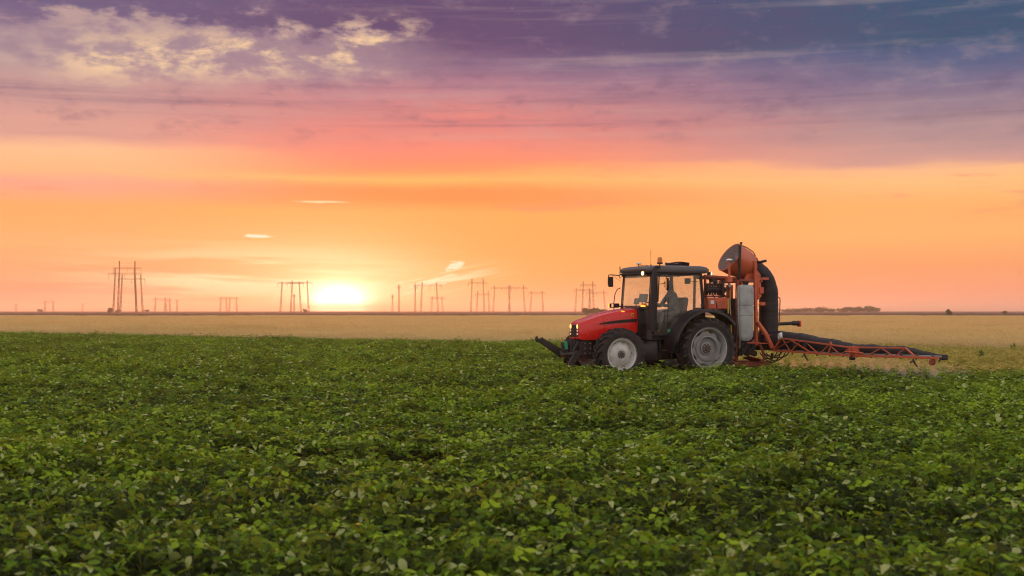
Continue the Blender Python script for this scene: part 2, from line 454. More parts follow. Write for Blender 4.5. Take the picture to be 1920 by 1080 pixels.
def trifoliate(rng):
    """a whole soybean leaf: three leaflets at the end of a stalk, origin at the joint"""
    V = []; F = []
    L = rng.uniform(.060, .088); W = L * rng.uniform(.62, .78)
    for k, a in enumerate((0, R(95), R(-95))):
        l_ = L * (1.0 if k == 0 else .88)
        v, f = leaflet(rng, l_, W * (1 if k == 0 else .92), R(rng.uniform(-6, 26)), rng.uniform(.15, 1.0), R(rng.uniform(-20, 20)))
        m = Matrix.Rotation(a + R(rng.uniform(-14, 14)), 4, 'Z') @ Matrix.Rotation(R(rng.uniform(-22, 16)), 4, 'Y') @ Matrix.Translation((.018 if k == 0 else .006, 0, 0))
        o = len(V); V += [m @ p for p in v]; F += [tuple(i + o for i in q) for q in f]
    return V, F
def soy_plant_layout(rng, n, rad, h):
    """where the leaves of a plant sit: list of (matrix, stalk foot, leaf kind, value)"""
    out = []
    for k in range(n):
        q = math.sqrt((k + .5) / n); a = k * 2.399 + rng.uniform(-.5, .5)
        r_ = rad * q * rng.uniform(.75, 1.1)
        layer = rng.random()
        z = h * (1.08 - .52 * q ** 1.8) * (1.0 - .50 * layer ** 1.3) + rng.uniform(-.03, .05)
        p = Vector((r_ * math.cos(a), r_ * math.sin(a), max(.07, z)))
        tilt = Matrix.Rotation(a + rng.uniform(-1.0, 1.0), 4, 'Z') @ (Matrix.Rotation(R(rng.uniform(-14, 26)), 4, 'Y') @ Matrix.Rotation(R(rng.uniform(-16, 16)), 4, 'X') if rng.random() < .8 else Matrix.Rotation(R(rng.uniform(-30, 60)), 4, 'Y') @ Matrix.Rotation(R(rng.uniform(-40, 40)), 4, 'X'))
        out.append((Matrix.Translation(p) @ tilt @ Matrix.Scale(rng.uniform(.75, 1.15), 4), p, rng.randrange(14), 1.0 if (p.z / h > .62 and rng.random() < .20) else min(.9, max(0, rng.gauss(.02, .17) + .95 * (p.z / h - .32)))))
    return out
rng = random.Random(11)
TRI = [trifoliate(rng) for _ in range(14)]
def set_lv(me, vals):
    at = me.attributes.new('lv', 'FLOAT', 'POINT'); at.data.foreach_set('value', np.asarray(vals, dtype=np.float32))
def stalk_geo(p):
    """thin three-sided stalk from the main stem to a leaf"""
    foot = Vector((p.x * .15, p.y * .15, max(.02, p.z * .45)))
    mid = (foot + p) / 2 + Vector((0, 0, .02))
    V = []; F = []
    for q in (foot, mid, p):
        for k in range(3):
            a = 2.1 * k; V.append(q + Vector((math.cos(a), math.sin(a), 0)) * .0022)
    for i in range(2):
        for k in range(3): F.append((i * 3 + k, i * 3 + (k + 1) % 3, i * 3 + 3 + (k + 1) % 3, i * 3 + 3 + k))
    return V, F
LAYOUTS = [soy_plant_layout(random.Random(100 + i), 38, .24, CROP * (.84 + .055 * (i % 6))) for i in range(10)]
LVR = random.Random(77)
def leaflet_values(v):
    '''one value per leaflet of a leaf; a leaf with the painted pale glint shows it on one or two of its three leaflets'''
    if v > .95:
        q = [1.0, .62, .5]; LVR.shuffle(q)
        if LVR.random() < .3: q[0] = 1.0
    else: q = [min(.9, max(0, v + LVR.uniform(-.10, .10))) for _ in range(3)]
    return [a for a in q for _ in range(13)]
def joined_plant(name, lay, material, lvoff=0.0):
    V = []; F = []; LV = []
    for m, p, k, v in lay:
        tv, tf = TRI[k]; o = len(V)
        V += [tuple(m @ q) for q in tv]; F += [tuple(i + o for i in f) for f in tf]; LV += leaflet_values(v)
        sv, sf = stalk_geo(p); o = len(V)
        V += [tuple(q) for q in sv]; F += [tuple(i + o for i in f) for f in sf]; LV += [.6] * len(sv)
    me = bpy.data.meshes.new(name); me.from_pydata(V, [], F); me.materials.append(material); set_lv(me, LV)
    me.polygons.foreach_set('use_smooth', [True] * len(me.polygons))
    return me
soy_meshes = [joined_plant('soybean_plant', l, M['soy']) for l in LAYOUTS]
pale_meshes = [joined_plant('pale_plant', l[:20], M['soy_pale']) for l in LAYOUTS[:5]]
def proto(name, meshes):
    c = bpy.data.collections.new(name)
    for i, me in enumerate(meshes):
        c.objects.link(bpy.data.objects.new('%s_%02d' % (name, i), me))
    return c
def scatter(name, pts, rots, scl, idx, coll, label=None):
    """one object of kind stuff: a cloud of points with plants set on them"""
    me = bpy.data.meshes.new(name); me.from_pydata([tuple(p) for p in pts], [], [])
    for nm, ty, va in (('rot', 'FLOAT_VECTOR', np.asarray(rots, np.float32).ravel()), ('scl', 'FLOAT_VECTOR', np.asarray(scl, np.float32).ravel())):
        a = me.attributes.new(nm, ty, 'POINT'); a.data.foreach_set('vector', va)
    a = me.attributes.new('pick', 'INT', 'POINT'); a.data.foreach_set('value', np.asarray(idx, np.int32))
    o = bpy.data.objects.new(name, me); COL.objects.link(o); o['kind'] = 'stuff'
    if label: o['label'] = label
    ng = bpy.data.node_groups.new(name + '_scatter', 'GeometryNodeTree')
    ng.interface.new_socket('Geometry', in_out='INPUT', socket_type='NodeSocketGeometry'); ng.interface.new_socket('Geometry', in_out='OUTPUT', socket_type='NodeSocketGeometry')
    N = ng.nodes.new; gi = N('NodeGroupInput'); go = N('NodeGroupOutput'); iop = N('GeometryNodeInstanceOnPoints')
    ci = N('GeometryNodeCollectionInfo'); ci.inputs['Collection'].default_value = coll; ci.inputs['Separate Children'].default_value = True; ci.inputs['Reset Children'].default_value = True
    def att(n, t):
        q = N('GeometryNodeInputNamedAttribute'); q.data_type = t; q.inputs['Name'].default_value = n; return q.outputs['Attribute']
    L = ng.links.new
    L(gi.outputs[0], iop.inputs['Points']); L(ci.outputs[0], iop.inputs['Instance']); iop.inputs['Pick Instance'].default_value = True
    L(att('pick', 'INT'), iop.inputs['Instance Index'])
    e2r = N('FunctionNodeEulerToRotation'); L(att('rot', 'FLOAT_VECTOR'), e2r.inputs[0]); L(e2r.outputs[0], iop.inputs['Rotation'])
    L(att('scl', 'FLOAT_VECTOR'), iop.inputs['Scale']); L(iop.outputs[0], go.inputs[0])
    md = o.modifiers.new('scatter', 'NODES'); md.node_group = ng
    return o

# edge of the soy: beyond it stands the wheat
EDGE = [(-140, 134), (-60, 100), (-33, 82), (-12, 66), (0, 59), (10, 54.5), (20.6, 51), (60, 42), (110, 33)]
def edge_y(x): return np.interp(x, [a for a, _ in EDGE], [b for _, b in EDGE])
# edge of the dense dark crop right of the tractor: paler growth beyond
def pale_zone(x, y):
    return (x > 5.4 + (y - 31) * .05) & (y > 31.2 - (x - 5.4) * .17)
ROW = R(-7)                               # direction of the crop rows
cr, sr = math.cos(ROW), math.sin(ROW)
nr = np.random.default_rng(5)
rows = []
SP = .50
ROWH = np.random.default_rng(9).uniform(.74, 1.18, 500)
for i in range(-80, 330):
    along = np.arange(-75, 80, .21)
    along = along + nr.uniform(-.07, .07, len(along))
    across = i * SP + nr.normal(0, .03, len(along))
    x = along * cr - across * sr; y = along * sr + across * cr
    rows.append(np.stack([x, y], 1))
P = np.concatenate(rows)
x, y = P[:, 0], P[:, 1]
keep = (y > 4.2) & (np.abs(x) < y * .44 + 3.0) & (y < edge_y(x))
P = P[keep]; x, y = P[:, 0], P[:, 1]
# bare spots where plants failed, wheel gaps
def hole(cx, cy, a, b): return ((P[:, 0] - cx) / a) ** 2 + ((P[:, 1] - cy) / b) ** 2 < 1
bare = hole(-1.25, 12.85, .95, .42) | hole(-2.7, 13.3, .9, .26) | hole(-1.0, 24.5, 1.9, .5) | hole(-8.3, 24.5, 1.7, .45) | hole(3.2, 24.9, 1.5, .3) | hole(2.6, 9.4, .5, .25) | hole(-3.4, 9.6, .5, .25)
P = P[~bare]; x, y = P[:, 0], P[:, 1]
# under the tractor and sprayer wheels the crop is pressed down: leave it out
c, s = math.cos(-TRZ0), math.sin(-TRZ0)
lx = (x - TRL0[0]) * c - (y - TRL0[1]) * s; ly = (x - TRL0[0]) * s + (y - TRL0[1]) * c
track = (np.abs(np.abs(ly) - .86) < .30) & (lx > -25) & (lx < 3.05)
body = (np.abs(ly) < .6) & (lx > -2.3) & (lx < 3.6)
P = P[~track]; x, y = P[:, 0], P[:, 1]
pz = pale_zone(x, y)
far_thin = (y > 40) & (nr.random(len(y)) < .30)
dense = P[~pz & ~far_thin]; pale = P[pz]
# patches of taller and lower growth
def swell(x, y): return ROWH[np.clip(np.round((-x * sr + y * cr) / SP).astype(int) + 100, 0, 499)] * (1 + .10 * np.sin(x * .9 + 1.3 * np.sin(y * .5)) * np.cos(y * 1.1 + .7 * np.sin(x * .4)) + .06 * np.sin(x * .23 + y * .31))
inview = (np.abs(dense[:, 0]) < dense[:, 1] * .405 + .10) & (dense[:, 1] > 6.25)
order = np.argsort(np.where(inview, dense[:, 1], 1e9))
near_i = order[:300]; rest = np.setdiff1d(np.arange(len(dense)), near_i)
def dress(Q, smin, smax):
    n = len(Q); rots = np.stack([nr.normal(0, .10, n), nr.normal(0, .10, n), nr.uniform(0, 6.283, n)], 1)
    sw = swell(Q[:, 0], Q[:, 1]); k = nr.uniform(smin, smax, n)
    return rots, np.stack([k, k, k * sw], 1)
Q = dense[rest]
# whole stretches of a row far from the camera are set as one clump, single plants elsewhere
def row_clump(seed, n=10):
    g = random.Random(seed); lay = []
    for k in range(n):
        m0 = Matrix.Translation(((k - (n - 1) / 2) * .21 + g.uniform(-.07, .07), g.gauss(0, .04), 0)) @ Euler((g.gauss(0, .1), g.gauss(0, .1), g.uniform(0, 6.283))).to_matrix().to_4x4() @ Matrix.Scale(g.uniform(.85, 1.2), 4)
        lay += [(m0 @ m, m0 @ p, kk, v) for m, p, kk, v in LAYOUTS[g.randrange(len(LAYOUTS))]]
    return lay
def joined_far(name, lay):
    V = []; F = []; LV = []
    for m, p, k, v in lay:
        tv, tf = TRI[k]; o = len(V); V += [tuple(m @ q) for q in tv]; F += [tuple(i + o for i in f) for f in tf]; LV += leaflet_values(v)
    me = bpy.data.meshes.new(name); me.from_pydata(V, [], F); me.materials.append(M['soy']); set_lv(me, LV)
    me.polygons.foreach_set('use_smooth', [True] * len(me.polygons)); return me
clumps = [joined_far('soybean_row', row_clump(900 + i)) for i in range(14)]
la = Q[:, 0] * cr + Q[:, 1] * sr; lc = -Q[:, 0] * sr + Q[:, 1] * cr
ti = np.floor(la / 2.1).astype(int); tj = np.round(lc / SP).astype(int)
key = ti * 100000 + tj
uk, inv_, cnt = np.unique(key, return_inverse=True, return_counts=True)
my = np.bincount(inv_, Q[:, 1]) / cnt
full = (cnt >= np.where(my > 40, 5, 9)) & (my > 13.5)
cl = np.where(full)[0]
ca = np.bincount(inv_, la)[cl] / cnt[cl]; cc = np.bincount(inv_, lc)[cl] / cnt[cl]
CP = np.stack([ca * cr - cc * sr, ca * sr + cc * cr], 1); n = len(CP)
S_ = Q[~full[inv_]]
rots, scl = dress(S_, .85, 1.2)
r2 = np.stack([np.zeros(n), np.zeros(n), ROW + np.where(nr.random(n) < .5, 0, math.pi) + nr.normal(0, .03, n)], 1); k2 = nr.uniform(.95, 1.1, n)
s2 = np.stack([np.ones(n), k2 * 1.05, k2 * swell(CP[:, 0], CP[:, 1])], 1)
allp = np.concatenate([S_, CP]); 
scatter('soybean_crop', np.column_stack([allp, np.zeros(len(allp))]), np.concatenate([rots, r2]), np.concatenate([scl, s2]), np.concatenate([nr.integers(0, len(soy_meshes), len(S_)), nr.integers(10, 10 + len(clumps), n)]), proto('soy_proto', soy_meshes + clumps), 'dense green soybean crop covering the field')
print('SOY singles', len(S_), 'clumps', n, 'pale', len(pale))
Q = pale[nr.random(len(pale)) < .85]; rots, scl = dress(Q, .6, 1.0)
scatter('pale_crop', np.column_stack([Q, np.full(len(Q), .0)]), rots, scl, nr.integers(0, len(pale_meshes), len(Q)), proto('pale_proto', pale_meshes), 'thin yellow green growth behind the spray boom')

# the 300 nearest plants, each an object with its own leaves
leaf_meshes = []
for k in range(14):
    tv, tf = TRI[k]
    for q, val in enumerate((.12, .36, .56, .80, 1.0)):
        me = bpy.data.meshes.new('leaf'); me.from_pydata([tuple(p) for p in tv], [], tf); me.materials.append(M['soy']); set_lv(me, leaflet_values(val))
        me.polygons.foreach_set('use_smooth', [True] * len(me.polygons)); leaf_meshes.append(me)
stem_meshes = []
for lay in LAYOUTS:
    b = MB(); b.tube([(0, 0, 0), (.004, .003, .13), (0, 0, .26)], [.005, .004, .002], 5)
    for m, p, k, v in lay:
        sv, sf = stalk_geo(p); b.add(sv, sf)
    me = b.mesh('stem', M['stem'], 60); stem_meshes.append(me)
Q = dense[near_i]; rots, scl = dress(Q, .85, 1.15)
for i in range(len(Q)):
    li = int(nr.integers(0, len(LAYOUTS)))
    o = empty('soybean_plant', 'leafy green soybean plant among the nearest at the front of the field', 'soybean plant', (Q[i, 0], Q[i, 1], .006), 0, 'nearest soybean plants')
    o.rotation_euler = rots[i]; o.scale = scl[i]
    put('stem', stem_meshes[li], o)
    for m, p, k, v in LAYOUTS[li]:
        f = put('leaf', leaf_meshes[k * 5 + (4 if v > .95 else min(3, int(v * 4.2)))], o); f.matrix_local = m

# grass tufts and stray stalks standing out of the crop
def blades(name, rng, n, h, spread, w, material):
    V = []; F = []; LV = []
    for k in range(n):
        a = rng.uniform(0, 6.283); L = h * rng.uniform(.55, 1.1); lean = rng.uniform(.1, 1.0) * spread; o = len(V)
        bx, by = rng.uniform(-.05, .05), rng.uniform(-.05, .05); val = rng.random()
        for t in (0, .35, .7, 1.0):
            r_ = lean * t * t; z = L * (t - .22 * t ** 3 * lean / spread)
            ww = w * (1 - t) ** .6 / 2
            for sg in ((-1, 1) if t < 1 else (0,)):
                V.append((bx + r_ * math.cos(a) - sg * ww * math.sin(a), by + r_ * math.sin(a) + sg * ww * math.cos(a), z)); LV.append(val)
        F += [(o, o + 1, o + 3, o + 2), (o + 2, o + 3, o + 5, o + 4), (o + 4, o + 5, o + 6)]
    me = bpy.data.meshes.new(name); me.from_pydata(V, [], F); me.materials.append(material); set_lv(me, LV)
    return me
for i, (px, py, n, h, lab) in enumerate([(-5.25, 19.9, 26, .62, 'upright tuft of green grass standing above the soybeans left of centre'), (-6.9, 19.9, 22, .58, 'thin spreading tuft of green grass nearest the left edge of the field'),
        (-1.9, 20.2, 12, .50, 'small tuft of grass in the soybeans below the setting sun'), (-.30, 12.75, 14, .42, 'bright tuft of young grass beside the bare dark gap')]):
    o = put('grass_tuft', blades('grass_tuft', random.Random(i + 3), n, h, .22, .018, M['grass']), None, (px, py, 0)); tag(o, lab, 'grass', 'grass tufts in the crop')
for i, (px, py, h, lab) in enumerate([(-.66, 12.75, .44, 'dry pale stalk standing at the right end of the bare gap'), (-1.42, 12.9, .46, 'thin yellow stalk standing in the middle of the bare gap')]):
    o = put('dry_stalk', blades('dry_stalk', random.Random(i + 40), 5, h, .06, .02, M['dry']), None, (px, py, 0)); tag(o, lab, 'stalk', 'dry stalks in the crop')
for i, (px, py, h, lab) in enumerate([(15.2, 41.5, .52, 'bushy dark weed standing in the pale growth right of the boom tip'), (19.6, 50.0, .50, 'small dark green weed at the wheat edge near the right side')]):
    o = put('weed', blades('weed', random.Random(i + 60), 60, h, .25, .04, M['grass']), None, (px, py, 0)); tag(o, lab, 'weed', 'weeds in the pale growth')

# ------------------------------------------------------------------ wheat
def wheat_patch(rng, size, n):
    V = []; F = []; LV = []
    for k in range(n):
        bx, by = rng.uniform(-size, size), rng.uniform(-size, size); h = rng.uniform(.62, .82); a = rng.uniform(0, 6.283); ln = rng.uniform(.02, .16); val = min(1, max(0, rng.gauss(.5, .2)))
        dx, dy = math.cos(a), math.sin(a); o = len(V)
        w = .006
        V += [(bx - w, by, .25), (bx + w, by, .25), (bx + dx * ln * .6 + w, by + dy * ln * .6, h - .09), (bx + dx * ln * .6 - w, by + dy * ln * .6, h - .09)]
        F += [(o, o + 1, o + 2, o + 3)]
        q = .016; cx, cy = bx + dx * ln * .6, by + dy * ln * .6; ex, ey = bx + dx * ln * 1.3, by + dy * ln * 1.3
        V += [(cx, cy, h - .09), (cx - q, cy, h - .04), (cx + q, cy, h - .04), (cx, cy - q, h - .04), (cx, cy + q, h - .04), (ex, ey, h + .02)]
        F += [(o + 4, o + 5, o + 9), (o + 4, o + 9, o + 6), (o + 4, o + 7, o + 9), (o + 4, o + 9, o + 8)]
        LV += [val] * 10
    me = bpy.data.meshes.new('wheat_patch'); me.from_pydata(V, [], F); me.materials.append(M['wheat']); set_lv(me, LV)
    return me
wheat_meshes = [wheat_patch(random.Random(200 + i), 1.1, 420) for i in range(6)]
gx, gy = np.meshgrid(np.arange(-150, 150, 1.9), np.arange(34, 262, 1.9))
W = np.stack([gx.ravel(), gy.ravel()], 1) + nr.uniform(-.5, .5, (gx.size, 2))
kp = (W[:, 1] > edge_y(W[:, 0]) + .6) & (np.abs(W[:, 0]) < W[:, 1] * .42 + 8) & ((W[:, 1] < 150) | (nr.random(len(W)) < .6))
W = W[kp]
ex = np.arange(-60, 60, .8); ey = np.concatenate([edge_y(ex) + .5, edge_y(ex) + 1.6]); ex = np.concatenate([ex, ex + .4])
W = np.concatenate([W, np.stack([ex, ey + nr.uniform(-.35, .35, len(ey))], 1)]); n = len(W)
k = nr.uniform(.9, 1.12, n); zs = k * (.50 + .42 * np.clip((W[:, 1] - edge_y(W[:, 0])) / 9, 0, 1)) * (1 + .06 * np.sin(W[:, 0] * .11 + 2 * np.sin(W[:, 1] * .05)))
scatter('wheat_crop', np.column_stack([W, np.zeros(n)]), np.stack([np.zeros(n), np.zeros(n), nr.uniform(0, 6.283, n)], 1), np.stack([k, k, zs], 1), nr.integers(0, 6, n), proto('wheat_proto', wheat_meshes), 'ripe tan wheat field stretching to the horizon')
# the closed mass of straw under the ears
xs = np.linspace(-230, 230, 150); V = []; F = []
ys = np.concatenate([np.linspace(0, 40, 30), np.linspace(45, 300, 60)])
for j, d in enumerate(ys):
    for xx in xs:
        yy = edge_y(xx) + 3.0 + d
        V.append((xx, min(yy, 266), (.05 if j == 0 else .26 + .26 * min(1, d / 8)) + .05 * math.sin(xx * .7 + d) * math.cos(d * .9) + .03 * math.sin(xx * 2.3 + d * 1.9)))
nx = len(xs)
for j in range(len(ys) - 1):
    for i in range(nx - 1):
        a = j * nx + i
        if V[a + nx][1] - V[a][1] > .001 or V[a + nx + 1][1] - V[a + 1][1] > .001: F.append((a, a + 1, a + nx + 1, a + nx))
o = MB().add(V, F).build('wheat_straw', M['straw_ground'], None, 80); tag(o, 'mass of straw beneath the wheat ears', kind='stuff')
# ------------------------------------------------------------------ tractor (local frame: x forward, y to the driver's left, z up; origin under the rear axle)
TR_LOC = (4.38, 32.12, 0.0)
TR_RZ = R(203)
def loft(sections, cap=True):
    b = MB(); k = len(sections[0]); vs = [p for s in sections for p in s]; fs = []
    for i in range(len(sections) - 1):
        for j in range(k):
            fs.append((i * k + j, i * k + (j + 1) % k, (i + 1) * k + (j + 1) % k, (i + 1) * k + j))
    if cap: fs += [tuple(range(k)), tuple((len(sections) - 1) * k + j for j in range(k))]
    b.add(vs, fs); return b
M['rim_mid'] = paint('rim_light_grey', (.42, .42, .42), .42, .3, (.22, .18, .15), .45, 5)
def wheel_meshes(Rt, w, rr, nl, dome, kind):
    t = MB()
    prof = [(rr, .40 * w), (rr + .02, .46 * w), ((rr + Rt) / 2, .52 * w), (Rt * .86, .48 * w), (Rt * .895, .42 * w), (Rt * .91, .22 * w), (Rt * .913, 0)]
    prof = prof + [(r, -y) for r, y in prof[-2::-1]]
    t.lathe(prof, 64, closed=True)
    for side in (1, -1):
        for k in range(nl):
            a0 = 2 * math.pi * (k + (.5 if side < 0 else 0)) / nl
            vs = []
            for tt in (0, .33, .66, .88, 1.0):
                yy = side * (.02 + .51 * tt) * w
                a = a0 + .30 * tt
                hw = (.023 + .014 * tt) / Rt * (Rt / .77) ** .5
                rt = Rt * (1 - .012 * tt) if tt < .8 else (Rt * .975 if tt < .95 else Rt * .90)
                rb = Rt * .89 if tt < .8 else (Rt * .86 if tt < .95 else Rt * .80)
                for rad, s in ((rb, -1.25), (rt, -1), (rt, 1), (rb, 1.25)):
                    vs.append((rad * math.cos(a + s * hw), yy, rad * math.sin(a + s * hw)))
            fs = [(0, 1, 2, 3), (16, 19, 18, 17)]
            for i in range(4):
                for j in range(4): fs.append((i * 4 + j, i * 4 + (j + 1) % 4, (i + 1) * 4 + (j + 1) % 4, (i + 1) * 4 + j))
            t.add(vs, fs)
    tyre = t.mesh('tyre', M['rubber'], 40)
    r = MB()
    r.lathe([(rr + .022, .47 * w), (rr + .03, .455 * w), (rr + .022, .43 * w), (rr - .01, .42 * w), (rr - .035, .36 * w), (rr - .045, .22 * w), (rr - .075, .12 * w), (rr - .075, -.2 * w), (rr - .03, -.38 * w), (rr + .02, -.45 * w)], 64)
    rim = r.mesh('rim', M['rim'] if kind == 'front' else M['rim_mid'], 35)
    d = MB(); n = 96; rings = []
    def edge(a):
        s = .5 + .5 * math.cos(8 * a)
        s = s * s * (3 - 2 * s)
        return (rr - .115) + .052 * s if kind == 'rear' else (rr - .085) + .028 * s
    if kind == 'front':
        prof = [(1.0, .12 * w), (.93, .17 * w), (.80, .25 * w), (.62, .30 * w), (.42, .33 * w), (.38, .30 * w), (.30, .30 * w)]
    else:
        prof = [(1.0, .14 * w), (.95, .18 * w), (.80, .18 * w), (.77, .24 * w), (.70, .25 * w), (.66, .19 * w), (.60, .08 * w), (.42, .06 * w), (.38, .14 * w), (.28, .15 * w)]
    vs = []; fs = []
    for q, (fr, y) in enumerate(prof):
        for j in range(n):
            a = 2 * math.pi * j / n
            e = edge(a) if q < 2 else rr - .095
            vs.append((e * fr * math.cos(a), y, e * fr * math.sin(a)))
    for i in range(len(prof) - 1):
        for j in range(n): fs.append((i * n + j, i * n + (j + 1) % n, (i + 1) * n + (j + 1) % n, (i + 1) * n + j))
    d.add(vs, fs)
    disc = d.mesh('wheel', M['rim'] if kind == 'front' else M['rim_dark'], 35)
    yb = prof[-1][1]; rh = (rr - .095) * prof[-1][0] + .01
    hb = MB().lathe([(.001, yb + .055), (rh * .45, yb + .055), (rh * .55, yb + .03), (rh * .95, yb + .02), (rh, yb - .03)], 32)
    hub = hb.mesh('hub', M['hub'], 30)
    bolt = MB().tube([(0, 0, 0), (0, .03, 0)], .014, 6).mesh('bolt', M['steel'])
    br = MB().box((0, 0, 0), (.03, .03, .06)).mesh('bracket', M['rim_dark'])
    return dict(tyre=tyre, rim=rim, disc=disc, hub=hub, bolt=bolt, yb=yb, rh=rh, bracket=br, rr=rr, w=w)
def add_wheel(parent, mm, loc, rz, roll):
    wv = put('wheel', mm['disc'], parent, loc); wv.rotation_euler = Euler((0, roll, rz), 'XYZ')
    put('tyre', mm['tyre'], wv); put('rim', mm['rim'], wv); put('hub', mm['hub'], wv)
    for k in range(8):
        a = 2 * math.pi * k / 8
        put('bolt', mm['bolt'], wv, (mm['rh'] * .76 * math.cos(a), mm['yb'] + .012, mm['rh'] * .76 * math.sin(a)))
    for k in range(8):
        a = 2 * math.pi * k / 8; r_ = mm['rr'] - .055
        o = put('bracket', mm['bracket'], wv, (r_ * math.cos(a), .145 * mm['w'], r_ * math.sin(a))); o.rotation_euler = (0, -a, 0)
    return wv

def make_tractor():
    T = empty('tractor', 'red farm tractor with black cab and lit lamps driving through the crop', 'tractor', TR_LOC, TR_RZ)
    # wheels
    rear = wheel_meshes(.765, .46, .500, 21, 0, 'rear'); front = wheel_meshes(.635, .38, .375, 19, 1, 'front')
    add_wheel(T, rear, (0, .88, .765), 0, .2); add_wheel(T, rear, (0, -.88, .765), R(180), .5)
    add_wheel(T, front, (2.35, .84, .645), 0, .1); add_wheel(T, front, (2.35, -.84, .645), R(180), .35)
    # driveline
    b = MB().box((.55, 0, .74), (1.9, .54, .50)).box((2.1, 0, .92), (1.5, .5, .46)); b.build('chassis', M['iron'], T, bevel=.03)
    b = MB().tube([(0, -.70, .765), (0, -.35, .765), (0, .35, .765), (0, .70, .765)], [.13, .19, .19, .13], 16); b.build('rear_axle', M['iron'], T, 40)
    b = MB().tube([(2.35, -.66, .62), (2.35, -.3, .60), (2.35, .3, .60), (2.35, .66, .62)], [.10, .13, .13, .10], 12)
    b.box((2.35, .62, .64), (.2, .14, .30)).box((2.35, -.62, .64), (.2, .14, .30)); b.build('front_axle', M['iron'], T, 40)
    b = MB().tube([(2.17, -.6, .62), (2.17, .6, .62)], .022, 8).tube([(2.3, .2, .72), (2.17, .55, .62)], .03, 8); b.build('steering_rod', M['steel'], T, 40)
    # bonnet
    def sec(x, w, zb, zt, sl=0.0):
        h = zt - zb
        half = [(w * .97, zb), (w * 1.02, zb + .35 * h), (w * 1.00, zt - .20), (w * .955, zt - .095), (w * .85, zt - .035), (w * .55, zt - .004), (0, zt + .008)]
        pts = [(x - sl * (zt - z) * 0, y, z) for y, z in half] + [(x, -y, z) for y, z in half[-2::-1]]
        return pts
    tb = [(1.60, .375, 1.15, 1.745), (1.75, .378, 1.14, 1.738), (2.0, .378, 1.11, 1.712), (2.25, .374, 1.06, 1.672), (2.50, .366, 1.01, 1.615)]
    loft([sec(*t) for t in tb]).build('bonnet', M['red'], T, 32)
    tb = [(2.508, .366, 1.01, 1.613), (2.66, .357, .995, 1.572), (2.82, .345, .985, 1.515), (2.96, .332, .985, 1.470), (3.06, .318, .990, 1.432), (3.11, .298, 1.000, 1.392), (3.126, .272, 1.015, 1.35)]
    cowl = loft([sec(*t) for t in tb]).build('front_cowl', M['red'], T, 32)
    MB().box((3.129, 0, 1.20), (.02, .24, .30)).build('grille', M['black_plastic'], cowl, bevel=.01)
    for k in range(6): MB().box((3.142, 0, 1.085 + k * .046), (.006, .20, .012)).build('grille_slat', M['iron'], cowl)
    for s in (1, -1):
        MB().box((3.122, s * .185, 1.20), (.018, .095, .31)).build('lamp_surround', M['black_plastic'], cowl, bevel=.012)
        MB().lathe([(.001, .012), (.032, .008), (.038, 0)], 16, Matrix.Translation((3.133, s * .185, 1.305)) @ Matrix.Rotation(R(-90), 4, 'Z') @ Matrix.Diagonal((.95, 1, 1.45, 1))).build('headlight', M['head_lit'], cowl, 40)
        for zz, mm in ((1.205, 'lamp_dim'), (1.125, 'lamp_dim')):
            MB().lathe([(.001, .010), (.020, .007), (.024, 0)], 12, Matrix.Translation((3.133, s * .185, zz)) @ Matrix.Rotation(R(-90), 4, 'Z')).build('running_lamp', M[mm], cowl, 40)
        # black intake blade along the flank
        y = s * .386
        MB().prism([(2.66, 1.375), (2.60, 1.36), (1.62, 1.415), (1.62, 1.492), (2.0, 1.468), (2.4, 1.425)], y - .006, y + .008).build('side_vent', M['black_plastic'], T)
        MB().box((1.74, s * .383, 1.585), (.06, .006, .09)).build('sticker', M['yellow'], T)
        MB().box((1.74, s * .388, 1.60), (.03, .003, .022)).box((1.74, s * .388, 1.565), (.03, .003, .022)).build('sticker_mark', M['iron'], T)
        MB().box((1.98, s * .335, 1.672), (.07, .04, .016), (0, R(-6), 0)).build('side_marker_lamp', M['amber_lit'], T, bevel=.004)
    # engine-bay flank and nose support
    MB().box((2.72, 0, .86), (.62, .50, .24)).box((2.95, 0, .76), (.34, .56, .36)).build('nose_support', M['iron'], T, bevel=.03)
    for (x, y, z) in [(2.98, .283, .9), (2.84, .283, .9), (2.98, .283, .78), (2.84, .283, .78), (2.98, .283, .66), (2.84, .283, .66), (3.122, .14, .86), (3.122, -.14, .86)]:
        MB().tube([(x, y - .01, z), (x, y + .022, z)], .02, 6).build('bolt', M['steel'], T)
    # front linkage
    lk = MB().box((3.20, .16, .74), (.22, .05, .46)).box((3.20, -.16, .74), (.22, .05, .46)).box((3.22, 0, .58), (.14, .30, .10)).tube([(3.24, -.42, .66), (3.24, .42, .66)], .05, 12).build('front_linkage', M['iron'], T, bevel=.012)
    for s in (1, -1):
        MB().tube([(3.12, s * .22, .94), (3.30, s * .26, .70)], [.045, .035], 10).tube([(3.22, s * .235, .81), (3.36, s * .27, .62)], .022, 8).build('lift_cylinder', M['iron'], lk, 40)
    MB().prism([(3.20, .60), (3.30, .54), (3.86, .915), (3.93, .925), (3.97, .97), (3.965, 1.05), (3.915, 1.075), (3.92, 1.03), (3.885, 1.00), (3.83, 1.02), (3.79, 1.045), (3.76, 1.01), (3.20, .71)], -.44, -.37).build('lift_arm', M['iron'], lk, bevel=.01)
    MB().box((3.30, -.10, .66), (.10, .30, .20), (0, R(12), 0)).box((3.26, -.30, .84), (.10, .12, .16)).tube([(3.30, -.40, .70), (3.42, -.05, .62), (3.30, .36, .66)], .045, 10).build('top_link_bracket', M['iron'], lk, bevel=.03)
    MB().prism([(3.20, .74), (3.32, .72), (3.48, .44), (3.50, .33), (3.42, .29), (3.36, .34), (3.33, .42), (3.17, .62)], .38, .45).build('lift_arm', M['iron'], lk, bevel=.01)
